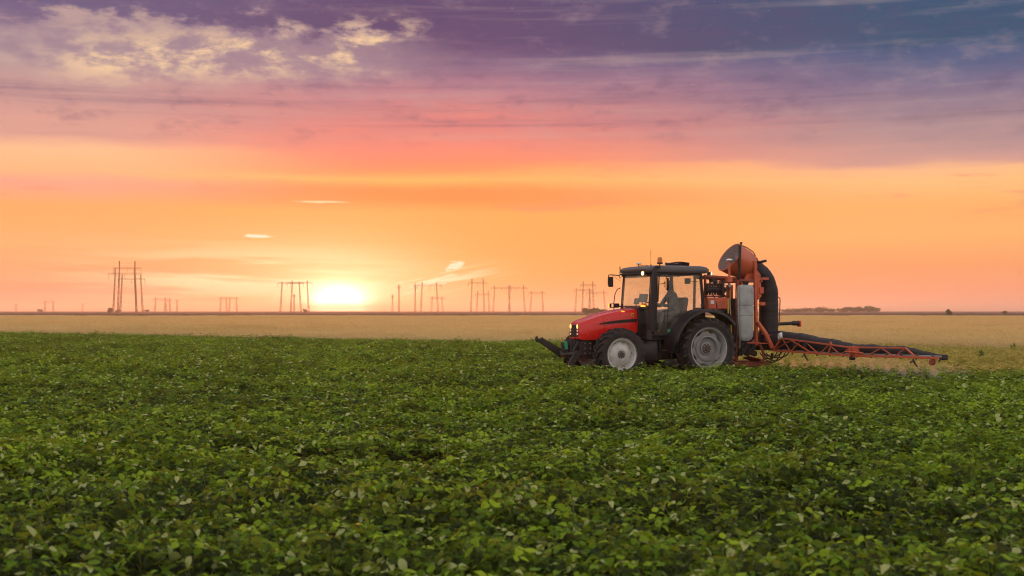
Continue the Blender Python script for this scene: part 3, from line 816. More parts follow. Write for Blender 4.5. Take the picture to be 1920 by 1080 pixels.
    MB().box((3.375, .06, .86), (.012, .13, .20), (0, R(10), R(8))).build('number_plate', M['green'], lk, bevel=.004)
    MB().tube([(3.24, -.06, .80), (3.33, .03, .86), (3.37, .06, .86)], .018, 6).build('plate_bracket', M['iron'], lk)
    for i, (y0, z0) in enumerate([(-.10, .98), (-.04, .96), (.06, .97)]):
        MB().tube([(3.05, y0, z0), (3.22, y0 - .03, z0 + .03), (3.34, y0 - .06, z0 - .12), (3.30, y0 - .04, z0 - .3)], .016, 8).build('hydraulic_hose', M['hose'], lk, 40)
    # cowl between bonnet and cab
    loft([[(x, y, z) for y, z in ((.43, 1.02), (.43, 1.66), (.34, 1.775), (-.34, 1.775), (-.43, 1.66), (-.43, 1.02))] for x in (1.40, 1.592)]).build('scuttle', M['black_plastic'], T, bevel=.025)
    # cab shell
    MB().box((.75, 0, 1.02), (1.50, 1.42, .10)).build('cab_floor', M['black_plastic'], T, bevel=.02)
    MB().box((1.46, 0, 1.38), (.06, .80, .62)).box((1.44, .56, 1.22), (.06, .28, .30)).box((1.44, -.56, 1.22), (.06, .28, .30)).build('cab_front_panel', M['black_plastic'], T, bevel=.015)
    fr = MB()
    for s in (1, -1):
        fr.bar((1.505, s * .735, 1.06), (1.385, s * .705, 2.62), .075, .055)
        fr.bar((-.06, s * .735, 1.50), (.035, s * .715, 2.62), .08, .06)
        fr.bar((1.40, s * .712, 2.585), (.0, s * .72, 2.585), .05, .07)
        fr.bar((1.50, s * .74, 1.09), (.93, s * .745, 1.09), .05, .05)
    fr.bar((1.39, -.70, 2.585), (1.39, .70, 2.585), .06, .06).bar((.02, -.70, 2.585), (.02, .70, 2.585), .06, .06).bar((-.05, -.72, 1.62), (-.05, .72, 1.62), .06, .06)
    fr.bar((1.475, -.72, 1.735), (1.475, .72, 1.735), .05, .05)
    fr.build('cab_frame', M['black_plastic'], T, bevel=.012)
    arc = [(.0 + .96 * math.cos(R(a)), .77 + .96 * math.sin(R(a))) for a in range(14, 96, 9)]
    for s in (1, -1):
        poly = [(1.455, 1.12), (1.365, 2.548), (.065, 2.548), (-.012, 1.76)] + [(x + .03, z + .02) for x, z in arc[::-1]] + [(.95, 1.12)]
        MB().prism(poly, s * .738 - .003, s * .738 + .003).build('side_window', M['glass'], T)
        fp = [(.0, 1.07)] + [(.0 + .955 * math.cos(R(a)), .77 + .955 * math.sin(R(a))) for a in range(95, 12, -8)] + [(.93, 1.07)]
        MB().prism(fp, s * .66, s * .70).build('inner_wing', M['black_plastic'], T)
        # mudguard
        sect = []
        for a in np.linspace(-6, 142, 26):
            rad = .935 + .03 * max(0, math.cos(R(a))) ** 4
            ca, sa = math.cos(R(a)), math.sin(R(a)); cx, cz = .02, .765
            y1 = 1.16 - (.14 * max(0, (12 - a) / 18) if a < 12 else 0)
            row = []
            for dr, y in ((-.02, .60), (.03, .60), (.034, .95), (.026, y1 - .05), (.0, y1 - .008), (-.05, y1), (-.055, y1 - .03), (-.02, y1 - .05)):
                row.append((cx + (rad + dr) * ca, s * y, cz + (rad + dr) * sa))
            sect.append(row)
        loft(sect).build('mudguard', M['fender'], T, 40)
        # steps and side box
        MB().box((.98, s * .72, .47), (.36, .26, .035)).box((.98, s * .70, .72), (.34, .20, .03)).bar((.82, s * .68, .46), (.82, s * .66, .98), .035).bar((1.14, s * .68, .46), (1.14, s * .66, .98), .035).build('step', M['iron'], T, bevel=.006)
        loft([[(x, s * y, z) for y, z in ((.32, .46), (.70, .44), (.735, .50), (.735, .84), (.66, .98), (.32, 1.0))] for x in (1.20, 1.66)]).build('fuel_tank', M['fender'], T, bevel=.05, seg=4)
        MB().tube([(1.36, s * .60, .99), (1.36, s * .60, 1.04)], .05, 14).build('tank_cap', M['iron'], T, 40)
    MB().add([(1.492, -.69, 1.76), (1.492, .69, 1.76), (1.402, .665, 2.55), (1.402, -.665, 2.55), (1.498, -.69, 1.76), (1.498, .69, 1.76), (1.408, .665, 2.55), (1.408, -.665, 2.55)],
             [(0, 1, 2, 3), (7, 6, 5, 4), (0, 4, 5, 1), (1, 5, 6, 2), (2, 6, 7, 3), (3, 7, 4, 0)]).build('windscreen', M['glass'], T)
    MB().add([(-.052, -.69, 1.66), (-.052, .69, 1.66), (.020, .665, 2.55), (.020, -.665, 2.55), (-.058, -.69, 1.66), (-.058, .69, 1.66), (.014, .665, 2.55), (.014, -.665, 2.55)],
             [(0, 1, 2, 3), (7, 6, 5, 4), (0, 4, 5, 1), (1, 5, 6, 2), (2, 6, 7, 3), (3, 7, 4, 0)]).build('rear_window', M['glass'], T)
    # roof
    def rrect(x0, x1, hw, z, r_, n=6):
        pts = []
        for cx, cy, a0 in ((x1 - r_, hw - r_, 0), (x0 + r_, hw - r_, 90), (x0 + r_, -hw + r_, 180), (x1 - r_, -hw + r_, 270)):
            for k in range(n + 1):
                a = R(a0 + 90 * k / n); pts.append((cx + r_ * math.cos(a), cy + r_ * math.sin(a), z))
        return pts
    rf = loft([rrect(-.12, 1.44, .74, 2.600, .10), rrect(-.20, 1.50, .80, 2.615, .14), rrect(-.225, 1.535, .815, 2.66, .16), rrect(-.22, 1.53, .81, 2.71, .17), rrect(-.18, 1.46, .775, 2.755, .18), rrect(-.08, 1.30, .68, 2.785, .18), rrect(.15, 1.05, .45, 2.797, .15)])
    roof = rf.build('roof', M['roof_grey'], T, 50)
    MB().box((1.50, 0, 2.592), (.10, 1.30, .055)).build('roof_visor', M['black_plastic'], roof, bevel=.015)
    MB().prism([(1.43, 2.50), (1.445, 2.50), (1.435, 2.60), (1.42, 2.60)], -.55, .55).build('sun_blind', M['steel'], roof)
    for s, y in ((1, .56), (-1, -.66)):
        x = 1.555 if s > 0 else 1.50
        wl = MB().lathe([(.001, -.07), (.045, -.06), (.062, -.01), (.064, .0)], 20, Matrix.Translation((x, y, 2.59)) @ Matrix.Rotation(R(-90 + 14 * s), 4, 'Z')).build('work_light', M['iron'], roof, 40)
        MB().lathe([(.036, .010), (.058, .001)], 20, Matrix.Translation((x + .002, y, 2.59)) @ Matrix.Rotation(R(-90 + 14 * s), 4, 'Z')).build('halo_ring', M['lamp_halo'], wl, 40)  # glowing amber ring added to stand for the lamp's halo
        MB().lathe([(.001, .014), (.02, .013), (.036, .010)], 20, Matrix.Translation((x + .002, y, 2.59)) @ Matrix.Rotation(R(-90 + 14 * s), 4, 'Z')).build('lens', M['lamp_lit'], wl, 40)
    for s in (1, -1):
        wl = MB().box((-.20, s * .74, 2.60), (.07, .09, .08)).build('work_light', M['iron'], roof, bevel=.012)
        MB().box((-.238, s * .755, 2.60), (.012, .09, .07)).build('lens', M['lamp_lit'], wl, bevel=.004)
    MB().tube([(1.24, .74, 1.9), (1.24, .80, 2.5), (1.22, .80, 2.82)], .016, 8).build('beacon_post', M['iron'], T, 40)
    bc = MB().lathe([(.001, -.02), (.07, -.02), (.07, .02)], 18, Matrix.Translation((1.22, .80, 2.83)) @ Matrix.Rotation(R(90), 4, 'X')).build('beacon', M['iron'], T, 40)
    MB().tube([(1.22, .80, 2.845), (1.22, .80, 2.93), (1.22, .80, 2.965), (1.22, .80, 2.98)], [.062, .060, .052, .025], 18).build('lens', M['amber'], bc, 50)
    # aerials and boxes on the roof
    gp = MB().tube([(1.36, 0, 2.78), (1.36, 0, 2.83)], .015, 8).build('antenna_stalk', M['iron'], roof)
    MB().tube([(1.36, 0, 2.825), (1.36, 0, 2.84), (1.36, 0, 2.865), (1.36, 0, 2.875)], [.05, .075, .07, .04], 20).build('positioning_dome', M['white'], roof, 50)
    MB().tube([(1.02, 0, 2.79), (1.02, 0, 2.83)], [.035, .015], 10).tube([(1.02, 0, 2.83), (1.025, 0, 3.2)], .004, 6).build('whip_antenna', M['black_plastic'], roof)
    MB().tube([(1.33, .02, 2.80), (1.22, .06, 2.812), (1.10, .02, 2.80)], .008, 6).build('antenna_cable', M['hose'], roof)
    rnd = random.Random(4)
    for k in range(4):
        pts = []
        ph = rnd.random() * 6
        for j in range(25):
            a = 2 * math.pi * j / 24
            pts.append((.30 + (.26 + .02 * rnd.random()) * math.cos(a), .05 + (.30 + .02 * k) * math.sin(a), 2.805 + .022 * k + .012 * math.sin(3 * a + ph)))
        MB().tube(pts, .018, 7, caps=False).build('coiled_hose', M['hose'], roof, 60)
    MB().box((.06, .1, 2.84), (.05, .06, .10)).build('hose_end', M['hose'], roof, bevel=.01)
    # exhaust up the near front pillar
    pts = [(1.44, .84, 1.18), (1.42, .84, 1.7), (1.40, .84, 2.2), (1.385, .84, 2.55), (1.38, .84, 2.66), (1.35, .84, 2.72), (1.30, .84, 2.735)]
    MB().tube(pts, [.095, .095, .090, .075, .055, .052, .05], 16).build('exhaust_pipe', M['black_plastic'], T, 50)
    MB().tube([(1.52, .80, .98), (1.505, .80, 1.22)], .082, 16).box((1.47, .76, 1.7), (.05, .10, .03)).box((1.42, .76, 2.3), (.05, .10, .03)).build('exhaust_silencer', M['iron'], T, 40)
    # mirrors
    ar = MB().tube([(1.42, .70, 2.60), (1.36, .92, 2.58), (1.20, 1.04, 2.54), (1.17, 1.05, 2.44)], .012, 8).build('mirror_arm', M['iron'], T, 40)
    MB().box((1.16, 1.05, 2.33), (.06, .17, .29), (0, 0, R(-18))).build('mirror_shell', M['black_plastic'], ar, bevel=.02)
    MB().box((1.131, 1.04, 2.33), (.004, .12, .23), (0, 0, R(-18))).build('mirror_glass', M['mirror'], ar)
    ar = MB().tube([(1.42, -.72, 2.56), (1.50, -.95, 2.585), (1.55, -1.18, 2.60), (1.56, -1.23, 2.585), (1.56, -1.25, 2.50), (1.56, -1.255, 2.34)], .013, 8).tube([(1.45, -.76, 2.42), (1.53, -1.10, 2.588)], .004, 6).build('mirror_arm', M['iron'], T, 40)
    MB().box((1.53, -1.17, 2.42), (.07, .13, .26), (0, 0, R(62))).build('mirror_shell', M['black_plastic'], ar, bevel=.02)
    MB().box((1.512, -1.202, 2.42), (.004, .10, .22), (0, 0, R(62))).build('mirror_glass', M['mirror'], ar)
    MB().tube([(1.46, -.80, 2.50), (1.46, -.80, 2.80)], .014, 8).build('marker_rod', M['iron'], T)
    MB().tube([(1.47, -.76, 2.26), (1.52, -.84, 2.22), (1.56, -.88, 2.1), (1.58, -.90, 1.9), (1.58, -.90, 1.68)], .012, 8).build('grab_rail', M['iron'], T, 40)
    MB().tube([(.98, .79, 1.25), (1.02, .82, 1.35), (1.0, .82, 1.9), (.97, .79, 2.0)], .012, 8).build('grab_rail', M['iron'], T, 40)
    # indicator bar in front of the windscreen
    ib = MB().bar((1.56, -.80, 1.795), (1.56, .80, 1.795), .03, .03)
    ib.bar((1.56, -1.14, 1.77), (1.56, -.70, 1.77), .035, .022).bar((1.56, -1.14, 1.86), (1.56, -.70, 1.86), .035, .022).bar((1.56, -1.13, 1.77), (1.56, -1.13, 1.86), .035, .05).bar((1.56, -.80, 1.77), (1.56, -.80, 1.86), .035, .16)
    bar = ib.build('indicator_bar', M['black_plastic'], T, bevel=.005)
    MB().box((1.565, -1.17, 1.815), (.05, .05, .09)).build('indicator', M['amber_lit'], bar, bevel=.012)
    MB().box((1.585, .66, 1.835), (.06, .15, .055)).build('indicator', M['amber'], bar, bevel=.012)
    MB().box((1.60, .66, 1.80), (.07, .14, .035)).build('indicator_lens', M['amber_lit'], bar, bevel=.01)
    # inside the cab
    MB().box((1.30, 0, 1.38), (.26, .46, .64)).box((1.22, 0, 1.70), (.22, .40, .12), (0, R(20), 0)).build('dashboard', M['seat'], T, bevel=.03)
    sw = MB(); pts = [(1.02 + .17 * math.cos(a) * .75, .19 * math.sin(a), 1.80 + .17 * math.cos(a) * .55) for a in [2 * math.pi * k / 24 for k in range(25)]]
    sw.tube(pts, .015, 8, caps=False).tube([(1.02, 0, 1.79), (1.2, 0, 1.62)], .03, 8).bar((1.02, -.18, 1.80), (1.02, .18, 1.80), .025, .015).build('steering_wheel', M['black_plastic'], T, 40)
    st = MB().box((.42, 0, 1.46), (.48, .48, .14)).build('seat', M['seat'], T, bevel=.05, seg=3)
    MB().box((.16, 0, 1.76), (.13, .46, .52), (0, R(-10), 0)).build('backrest', M['seat'], st, bevel=.05, seg=3)
    MB().box((.42, 0, 1.23), (.34, .36, .34)).build('seat_base', M['black_plastic'], st, bevel=.03)
    MB().box((.40, .29, 1.62), (.34, .07, .05)).bar((.24, .29, 1.5), (.24, .29, 1.62), .04).build('armrest', M['seat'], st, bevel=.015)
    MB().box((1.20, -.06, 2.0), (.05, .28, .20), (0, R(-12), R(15))).bar((1.26, -.06, 1.70), (1.22, -.06, 1.92), .03).box((1.22, -.36, 1.92), (.05, .22, .15), (0, R(-12), 0)).bar((1.26, -.36, 1.72), (1.23, -.36, 1.88), .025).build('display_screen', M['blue'], T, bevel=.012)
    MB().tube([(1.18, .10, 1.72), (1.10, .16, 1.95), (1.16, .22, 2.02)], .008, 6).build('display_cable', M['hose'], T)
    MB().box((.18, .35, 2.42), (.03, .17, .14), (0, 0, R(20))).tube([(.06, .62, 2.40), (.16, .40, 2.42)], .01, 6).build('interior_mirror', M['seat'], T, bevel=.01)
    MB().tube([(.62, -.66, 2.55), (.60, -.66, 2.40), (.57, -.66, 2.2), (.52, -.66, 1.95)], .008, 6).build('interior_cable', M['hose'], T)
    MB().box((.62, -.60, 2.50), (.12, .10, .12)).build('radio_console', M['seat'], T, bevel=.02)
    MB().tube([(.02, .76, 1.82), (.02, .80, 1.82)], .035, 12).build('hinge', M['iron'], T); MB().tube([(.05, .76, 2.46), (.05, .80, 2.46)], .035, 12).build('hinge', M['iron'], T)
    MB().tube([(.93, .742, 1.20), (.93, .748, 1.20)], .045, 16).build('door_sticker', M['green'], T)
    # rear linkage arms to the sprayer
    for s in (1, -1): MB().tube([(-.15, s * .30, .62), (-1.0, s * .42, .52)], .035, 8).tube([(-.2, s * .32, 1.1), (-.7, s * .38, .56)], .022, 8).build('rear_lift_arm', M['iron'], T, 40)
    MB().tube([(-.2, 0, 1.05), (-1.02, 0, 1.15)], .03, 8).build('top_link', M['iron'], T, 40)
    return T
tractor = make_tractor()

# ------------------------------------------------------------------ the driver on the seat
def make_driver():
    me = bpy.data.meshes.new('person'); bm = bmesh.new()
    J = {'pel': (.36, 0, 1.60, .145, .16), 'bel': (.36, 0, 1.75, .13, .155), 'che': (.41, 0, 1.95, .14, .18), 'sho': (.44, 0, 2.08, .10, .13), 'nec': (.48, 0, 2.17, .055, .055), 'chin': (.52, 0, 2.24, .075, .07), 'hea': (.535, 0, 2.33, .10, .085), 'top': (.525, 0, 2.40, .075, .065)}
    E = [('pel', 'bel'), ('bel', 'che'), ('che', 'sho'), ('sho', 'nec'), ('nec', 'chin'), ('chin', 'hea'), ('hea', 'top')]
    for s, q in ((1, 'l'), (-1, 'r')):
        J.update({q + 's': (.44, s * .19, 2.05, .068, .068), q + 'e': (.60, s * .27, 1.80, .048, .048), q + 'w': (.86, s * .19, 1.83, .034, .034), q + 'h': (.93, s * .175, 1.845, .04, .03), q + 'f': (.99, s * .165, 1.83, .022, .018),
                  q + 't': (.37, s * .10, 1.58, .095, .095), q + 'k': (.80, s * .16, 1.60, .068, .068), q + 'a': (.86, s * .15, 1.20, .045, .045), q + 'o': (1.02, s * .15, 1.12, .04, .035)})
        E += [('sho', q + 's'), (q + 's', q + 'e'), (q + 'e', q + 'w'), (q + 'w', q + 'h'), (q + 'h', q + 'f'), ('pel', q + 't'), (q + 't', q + 'k'), (q + 'k', q + 'a'), (q + 'a', q + 'o')]
    keys = list(J); vs = [bm.verts.new(J[k][:3]) for k in keys]
    for a, b in E: bm.edges.new((vs[keys.index(a)], vs[keys.index(b)]))
    bm.to_mesh(me); bm.free()
    o = bpy.data.objects.new('person', me); COL.objects.link(o)
    sk = o.modifiers.new('skin', 'SKIN')
    for k, v in zip(keys, me.skin_vertices[0].data): v.radius = (J[k][3], J[k][4]); v.use_root = (k == 'pel')
    ss = o.modifiers.new('subdivision', 'SUBSURF'); ss.levels = ss.render_levels = 2
    me.materials.append(paint('work_clothes', (.09, .10, .12), .9))
    o.location = TR_LOC; o.rotation_euler = (0, 0, TR_RZ)
    tag(o, 'driver in dark work clothes and cap seated at the steering wheel inside the tractor cab', 'person')
    cap = MB(); cap.lathe([(.001, .075), (.06, .062), (.10, .03), (.112, -.02)], 24, Matrix.Translation((.528, 0, 2.375)) @ Matrix.Rotation(R(90), 4, 'X'))
    cap.prism([(.60, -.012), (.72, -.03), (.72, -.022), (.60, .0)], -.07, .07, Matrix.Translation((.02, 0, 2.375)))
    cap.build('cap', paint('cap_cloth', (.08, .08, .09), .9), o, 50)
    MB().lathe([(.001, .02), (.017, .012), (.02, -.01), (.001, -.022)], 10, Matrix.Translation((.628, 0, 2.30)) @ Matrix.Rotation(R(90), 4, 'X')).build('nose', paint('skin', (.45, .27, .2), .6), o, 50)
make_driver()
# ------------------------------------------------------------------ air-assisted field sprayer on the rear linkage (same local frame as the tractor)
def make_sprayer():
    S = empty('field_sprayer', 'orange mounted field sprayer with funnel fan, pale tank and long boom behind the tractor', 'sprayer', TR_LOC, TR_RZ)
    # frame
    fr = MB()
    for s in (1, -1):
        fr.bar((-1.20, s * .40, .42), (-1.24, s * .40, 2.46), .09, .07)
        fr.bar((-1.02, s * .42, .36), (-2.22, s * .42, .36), .08, .07)
        fr.bar((-1.05, s * .42, .40), (-1.05, s * .42, 1.1), .07, .06)
        fr.bar((-1.24, s * .40, 2.45), (-2.0, s * .30, 2.45), .06, .07)
        fr.bar((-1.1, s * .42, .45), (-1.75, s * .42, .95), .05, .05)
    for x, z, w in ((-1.20, .45, .08), (-1.22, 1.5, .06), (-1.24, 2.42, .07), (-2.2, .36, .07), (-1.95, 2.44, .06)): fr.bar((x, -.42, z), (x, .42, z), w, w)
    fr.build('frame', M['orange_dull'], S, bevel=.008)
    MB().tube([(-.40, .20, 2.545), (-1.30, .20, 2.50)], .045, 12).tube([(-.42, .20, 2.54), (-.40, .20, 1.72)], .035, 10).tube([(-.40, -.30, 2.545), (-1.30, -.30, 2.50)], .045, 12).tube([(-.42, -.30, 2.54), (-.40, -.30, 1.72)], .035, 10).bar((-.42, -.30, 2.54), (-.42, .20, 2.54), .06).build('guard_rail', M['orange_dull'], S, 40)
    # control box and valve bank
    bx = MB().box((-.68, .26, 1.87), (.64, .36, .28)).build('control_box', M['orange'], S, bevel=.015)
    MB().box((-.48, .442, 1.90), (.10, .004, .09)).build('label_plate', M['white'], bx)
    MB().bar((-.36, .30, 2.045), (-.98, .30, 2.045), .07, .05).bar((-.40, -.3, 1.74), (-1.2, -.3, 1.74), .05).bar((-.40, .1, 1.74), (-1.2, .1, 1.74), .05).build('shelf_rail', M['orange_dull'], S, bevel=.006)
    for k in range(2): MB().tube([(-.93 - .05 * k, .45, 1.98), (-.93 - .05 * k, .46, 1.62 + .08 * k)], .016, 8).build('lever', M['steel' if k else 'yellow'], bx, 40)
    vb = MB().tube([(-.38, .30, 2.22), (-.95, .30, 2.22)], .06, 12).tube([(-.40, .30, 2.34), (-.90, .30, 2.34)], .035, 10).build('valve_bank', M['iron'], S, 40)
    rnd = random.Random(8)
    for k in range(7):
        x = -.42 - .075 * k
        MB().tube([(x, .30, 2.08), (x, .30, 2.14), (x, .30, 2.15), (x, .30, 2.30)], [.030, .030, .036, .034], 10).tube([(x, .30, 2.30), (x, .30, 2.36 + .05 * rnd.random())], .022, 8).tube([(x, .34, 2.18), (x, .40, 2.14)], .02, 8).build('valve', M['black_plastic'], vb, 40)
    MB().box((-.58, .28, 2.44), (.14, .12, .10)).box((-.66, .30, 2.40), (.08, .10, .10)).build('valve_motor', M['iron'], vb, bevel=.012)
    MB().tube([(-.82, .40, 2.46), (-.82, .40, 2.02)], .034, 10).build('pressure_filter', M['iron'], vb, 40)
    MB().lathe([(.001, .02), (.045, .018), (.048, -.012)], 18, Matrix.Translation((-.98, .44, 2.32))).build('pressure_gauge', M['steel'], vb, 40)
    MB().tube([(-1.0, .30, 2.32), (-.75, .34, 2.36)], .012, 6).tube([(-1.02, .30, 2.2), (-1.06, .30, 2.40), (-1.10, .3, 2.42)], .03, 8).box((-1.06, .32, 2.16), (.10, .16, .34)).build('valve_stand', M['orange_dull'], vb, 40)
    for k, (a, b, c) in enumerate([((-.40, .30, 2.12), (-.36, .36, 1.98), (-.38, .36, 1.80)), ((-.86, .34, 2.12), (-1.02, .42, 1.95), (-1.08, .44, 1.3)), ((-.78, .34, 2.12), (-.99, .46, 1.8), (-1.12, .46, 1.0)), ((-.55, .3, 2.12), (-.60, .46, 2.0), (-.62, .45, 1.6))]):
        a, b, c = Vector(a), Vector(b), Vector(c)
        MB().tube([a * (1 - t) ** 2 + b * 2 * t * (1 - t) + c * t * t for t in np.linspace(0, 1, 9)], .016, 8).build('hose', M['hose'], S, 60)
    # antenna stalk with dome
    MB().tube([(-.99, .42, 2.42), (-.985, .42, 2.94)], .030, 10).box((-.98, .42, 2.47), (.14, .10, .12)).build('antenna_stalk', M['orange'], S, 40)
    MB().tube([(-.985, .42, 2.935), (-.985, .42, 2.95), (-.985, .42, 2.975), (-.985, .42, 2.99)], [.065, .085, .072, .03], 20).build('positioning_dome', M['white'], S, 50)
    # fan: funnel open to the front and up, neck falling to the rear
    rings = [(-1.28, 3.045, 34, .405), (-1.36, 3.005, 33, .412), (-1.50, 2.94, 31, .405), (-1.64, 2.885, 29, .38), (-1.77, 2.84, 27, .335), (-1.87, 2.81, 25, .285), (-1.93, 2.79, 24, .262)]
    def ring(cx, cz, tilt, r_, n=40):
        nx, nz = math.cos(R(tilt)), math.sin(R(tilt))
        return [(cx - nz * r_ * math.sin(2 * math.pi * k / n), r_ * math.cos(2 * math.pi * k / n), cz + nx * r_ * math.sin(2 * math.pi * k / n)) for k in range(n)]
    outer = [ring(*q) for q in rings]; inner = [ring(a, b, c, d - .018) for a, b, c, d in rings]
    sh = loft(outer, False)
    fan = sh.build('fan_funnel', M['fan_orange'], S, 60)
    loft(inner[:5], False).build('funnel_lining', M['fan_inside'], fan, 60)
    r0 = ring(-1.275, 3.048, 34, .405); MB().tube(r0 + r0[:1], .018, 8, caps=False).build('funnel_rim', M['orange'], fan, 60)
    r1 = ring(-1.90, 2.80, 24, .275); MB().tube(r1 + r1[:1], .02, 8, caps=False).build('neck_clamp', M['orange_dull'], fan, 60)
    MB().lathe([(.001, .10), (.06, .08), (.10, .0), (.10, -.2)], 20, Matrix.Translation((-1.50, 0, 2.94)) @ Matrix.Rotation(R(-30), 4, 'Y') @ Matrix.Rotation(R(-90), 4, 'Z')).build('fan_hub', M['iron'], fan, 50)
    for k in range(9):
        a = 2 * math.pi * k / 9
        m = Matrix.Translation((-1.50, 0, 2.94)) @ Matrix.Rotation(R(-30), 4, 'Y') @ Matrix.Rotation(a, 4, 'X')
        MB().box((0, 0, .22), (.01, .11, .26), (0, 0, R(35))).build('fan_blade', M['steel'], fan).matrix_local = m
    n0 = Vector((math.cos(R(34)), 0, math.sin(R(34)))); c0 = Vector((-1.265, 0, 3.052)); u0 = Vector((-math.sin(R(34)), 0, math.cos(R(34)))); v0 = Vector((0, 1, 0))
    g = MB()
    for k in range(-8, 9):
        d = k * .047; hl = math.sqrt(max(.0, .39 ** 2 - d * d))
        if hl > .05:
            g.tube([c0 + u0 * d - v0 * hl, c0 + u0 * d + v0 * hl], .0035, 4); g.tube([c0 + v0 * d - u0 * hl, c0 + v0 * d + u0 * hl], .0035, 4)
    tag(g.build('guard_mesh', M['steel'], fan), kind='stuff')
    MB().tube([(-1.60, .0, 3.33), (-1.61, .0, 3.41)], .022, 8).tube([(-1.61, 0, 3.40), (-1.61, 0, 3.44)], .035, 10).build('lifting_eye', M['iron'], fan, 40)
    MB().tube([(-1.52, .10, 3.36), (-1.72, .10, 3.30), (-1.92, .10, 3.18), (-1.98, .10, 3.08)], .014, 8).build('hand_rail', M['orange_dull'], fan, 40)
    MB().prism([(-1.55, 2.47), (-1.98, 2.47), (-1.86, 2.62), (-1.80, 2.80), (-1.70, 2.72), (-1.62, 2.60)], .20, .23).prism([(-1.55, 2.47), (-1.98, 2.47), (-1.86, 2.62), (-1.80, 2.80), (-1.70, 2.72), (-1.62, 2.60)], -.23, -.20).bar((-1.98, -.25, 2.475), (-1.98, .25, 2.475), .05).build('fan_bracket', M['orange'], S, bevel=.006)
    MB().prism([(-1.735, 2.995), (-1.70, 2.955), (-1.735, 2.93), (-1.745, 2.955)], .338, .343).build('funnel_sticker', M['yellow'], fan)
    MB().bar((-1.26, .44, 2.45), (-1.29, .44, 3.34), .06, .05).build('fan_post', M['iron'], S, bevel=.008)
    MB().tube([(-1.29, .44, 3.28), (-1.33, .30, 3.32)], .02, 8).bar((-1.27, .44, 2.94), (-.99, .44, 2.93), .018).build('post_stay', M['iron'], S)
    # spray tank on the near side, pump block behind
    def tsec(z, x0, x1, y0, y1, r_=.07):
        pts = []
        for cx, cy, a0 in ((x1 - r_, y1 - r_, 0), (x0 + r_, y1 - r_, 90), (x0 + r_, y0 + r_, 180), (x1 - r_, y0 + r_, 270)):
            for k in range(5):
                a = R(a0 + 22.5 * k); pts.append((cx + r_ * math.cos(a), cy + r_ * math.sin(a), z))
        return pts
    y0, y1 = .46, .66
    secs = [tsec(.93, -1.48, -1.24, y0 + .035, y1 - .035), tsec(.97, -1.53, -1.19, y0 + .012, y1 - .012), tsec(1.05, -1.56, -1.16, y0, y1), tsec(1.52, -1.585, -1.145, y0, y1)]
    for zz in (1.535, 1.80):
        secs += [tsec(zz, -1.585, -1.145, y0, y1), tsec(zz + .008, -1.57, -1.16, y0 + .012, y1 - .015), tsec(zz + .022, -1.57, -1.16, y0 + .012, y1 - .015), tsec(zz + .03, -1.585, -1.145, y0, y1)]
        secs += [tsec(zz + .24, -1.585, -1.145, y0, y1)] if zz < 1.6 else []
    secs += [tsec(2.22, -1.585, -1.145, y0, y1), tsec(2.30, -1.57, -1.16, y0 + .01, y1 - .01), tsec(2.335, -1.53, -1.21, y0 + .03, y1 - .03)]
    tk = loft(secs).build('tank', M['tank'], S, 40)
    MB().tube([(-1.37, .56, 2.33), (-1.37, .56, 2.385)], .075, 20).tube([(-1.37, .56, 2.38), (-1.37, .56, 2.42)], .09, 20).build('tank_lid', M['black_plastic'], tk, 40)
    MB().tube([(-1.13, .62, 2.28), (-1.115, .63, 1.9), (-1.12, .63, 1.4), (-1.18, .60, 1.0), (-1.20, .55, .75)], .024, 10).build('level_hose', M['steel'], tk, 60)
    MB().tube([(-1.02, .40, 2.2), (-1.01, .44, 1.6), (-1.05, .44, .9)], .012, 8).build('dip_rod', M['yellow'], S, 40)
    MB().box((-1.12, -.05, 1.20), (.22, .60, 1.0)).box((-1.45, -.10, 1.35), (.5, .56, 1.3)).build('pump_housing', M['iron'], S, bevel=.05)
    pc = MB()
    for k in range(9):
        pc.tube([(-1.25 - .05 * k, .42 + .02 * (k % 3), .62 + .06 * (k % 4)), (-1.25 - .05 * k, .56 + .03 * (k % 2), .60 + .06 * (k % 4))], .055 + .01 * (k % 3), 12)
    pc.box((-1.45, .40, .74), (.46, .22, .26)).build('pump', M['iron'], S, 40)
    MB().box((-1.62, .50, .47), (.42, .30, .02), (R(12), R(-14), 0)).build('skid_plate', M['orange_dull'], S, bevel=.006)
    MB().tube([(-1.05, .46, .42), (-1.15, .50, .31), (-1.6, .50, .30), (-2.22, .46, .34)], .03, 10).build('stand', M['orange_dull'], S, 50)
    MB().bar((-1.38, .62, .885), (-1.98, .62, .86), .03, .025).build('tank_tray', M['orange'], S)
    # lift mast
    ms = MB().bar((-1.84, .34, .80), (-1.80, .34, 2.96), .075, .075).bar((-1.84, -.34, .80), (-1.80, -.34, 2.96), .075, .075).bar((-1.80, -.34, 2.3), (-1.80, .34, 2.3), .07)
    ms.prism([(-1.84, 2.72), (-1.95, 2.60), (-1.98, 2.05), (-1.86, 1.95)], .30, .38).prism([(-1.84, 2.72), (-1.95, 2.60), (-1.98, 2.05), (-1.86, 1.95)], -.38, -.30)
    mast = ms.build('lift_mast', M['orange'], S, bevel=.008)
    MB().bar((-1.93, .36, 2.50), (-2.19, .36, 2.50), .05, .06).build('mast_arm', M['orange'], mast, bevel=.006)
    MB().bar((-1.90, .38, 2.20), (-2.02, .38, 2.20), .07, .16).build('slide_block', M['orange'], mast, bevel=.01)
    MB().bar((-1.92, .38, 1.86), (-2.07, .38, 1.86), .06, .09).build('slide_block', M['orange'], mast, bevel=.01)
    MB().tube([(-1.83, .30, 2.95), (-1.90, .30, 2.93), (-1.96, .30, 2.92), (-2.16, .30, 2.96)], [.02, .03, .035, .035], 10).build('lock_handle', M['iron'], mast, 40)
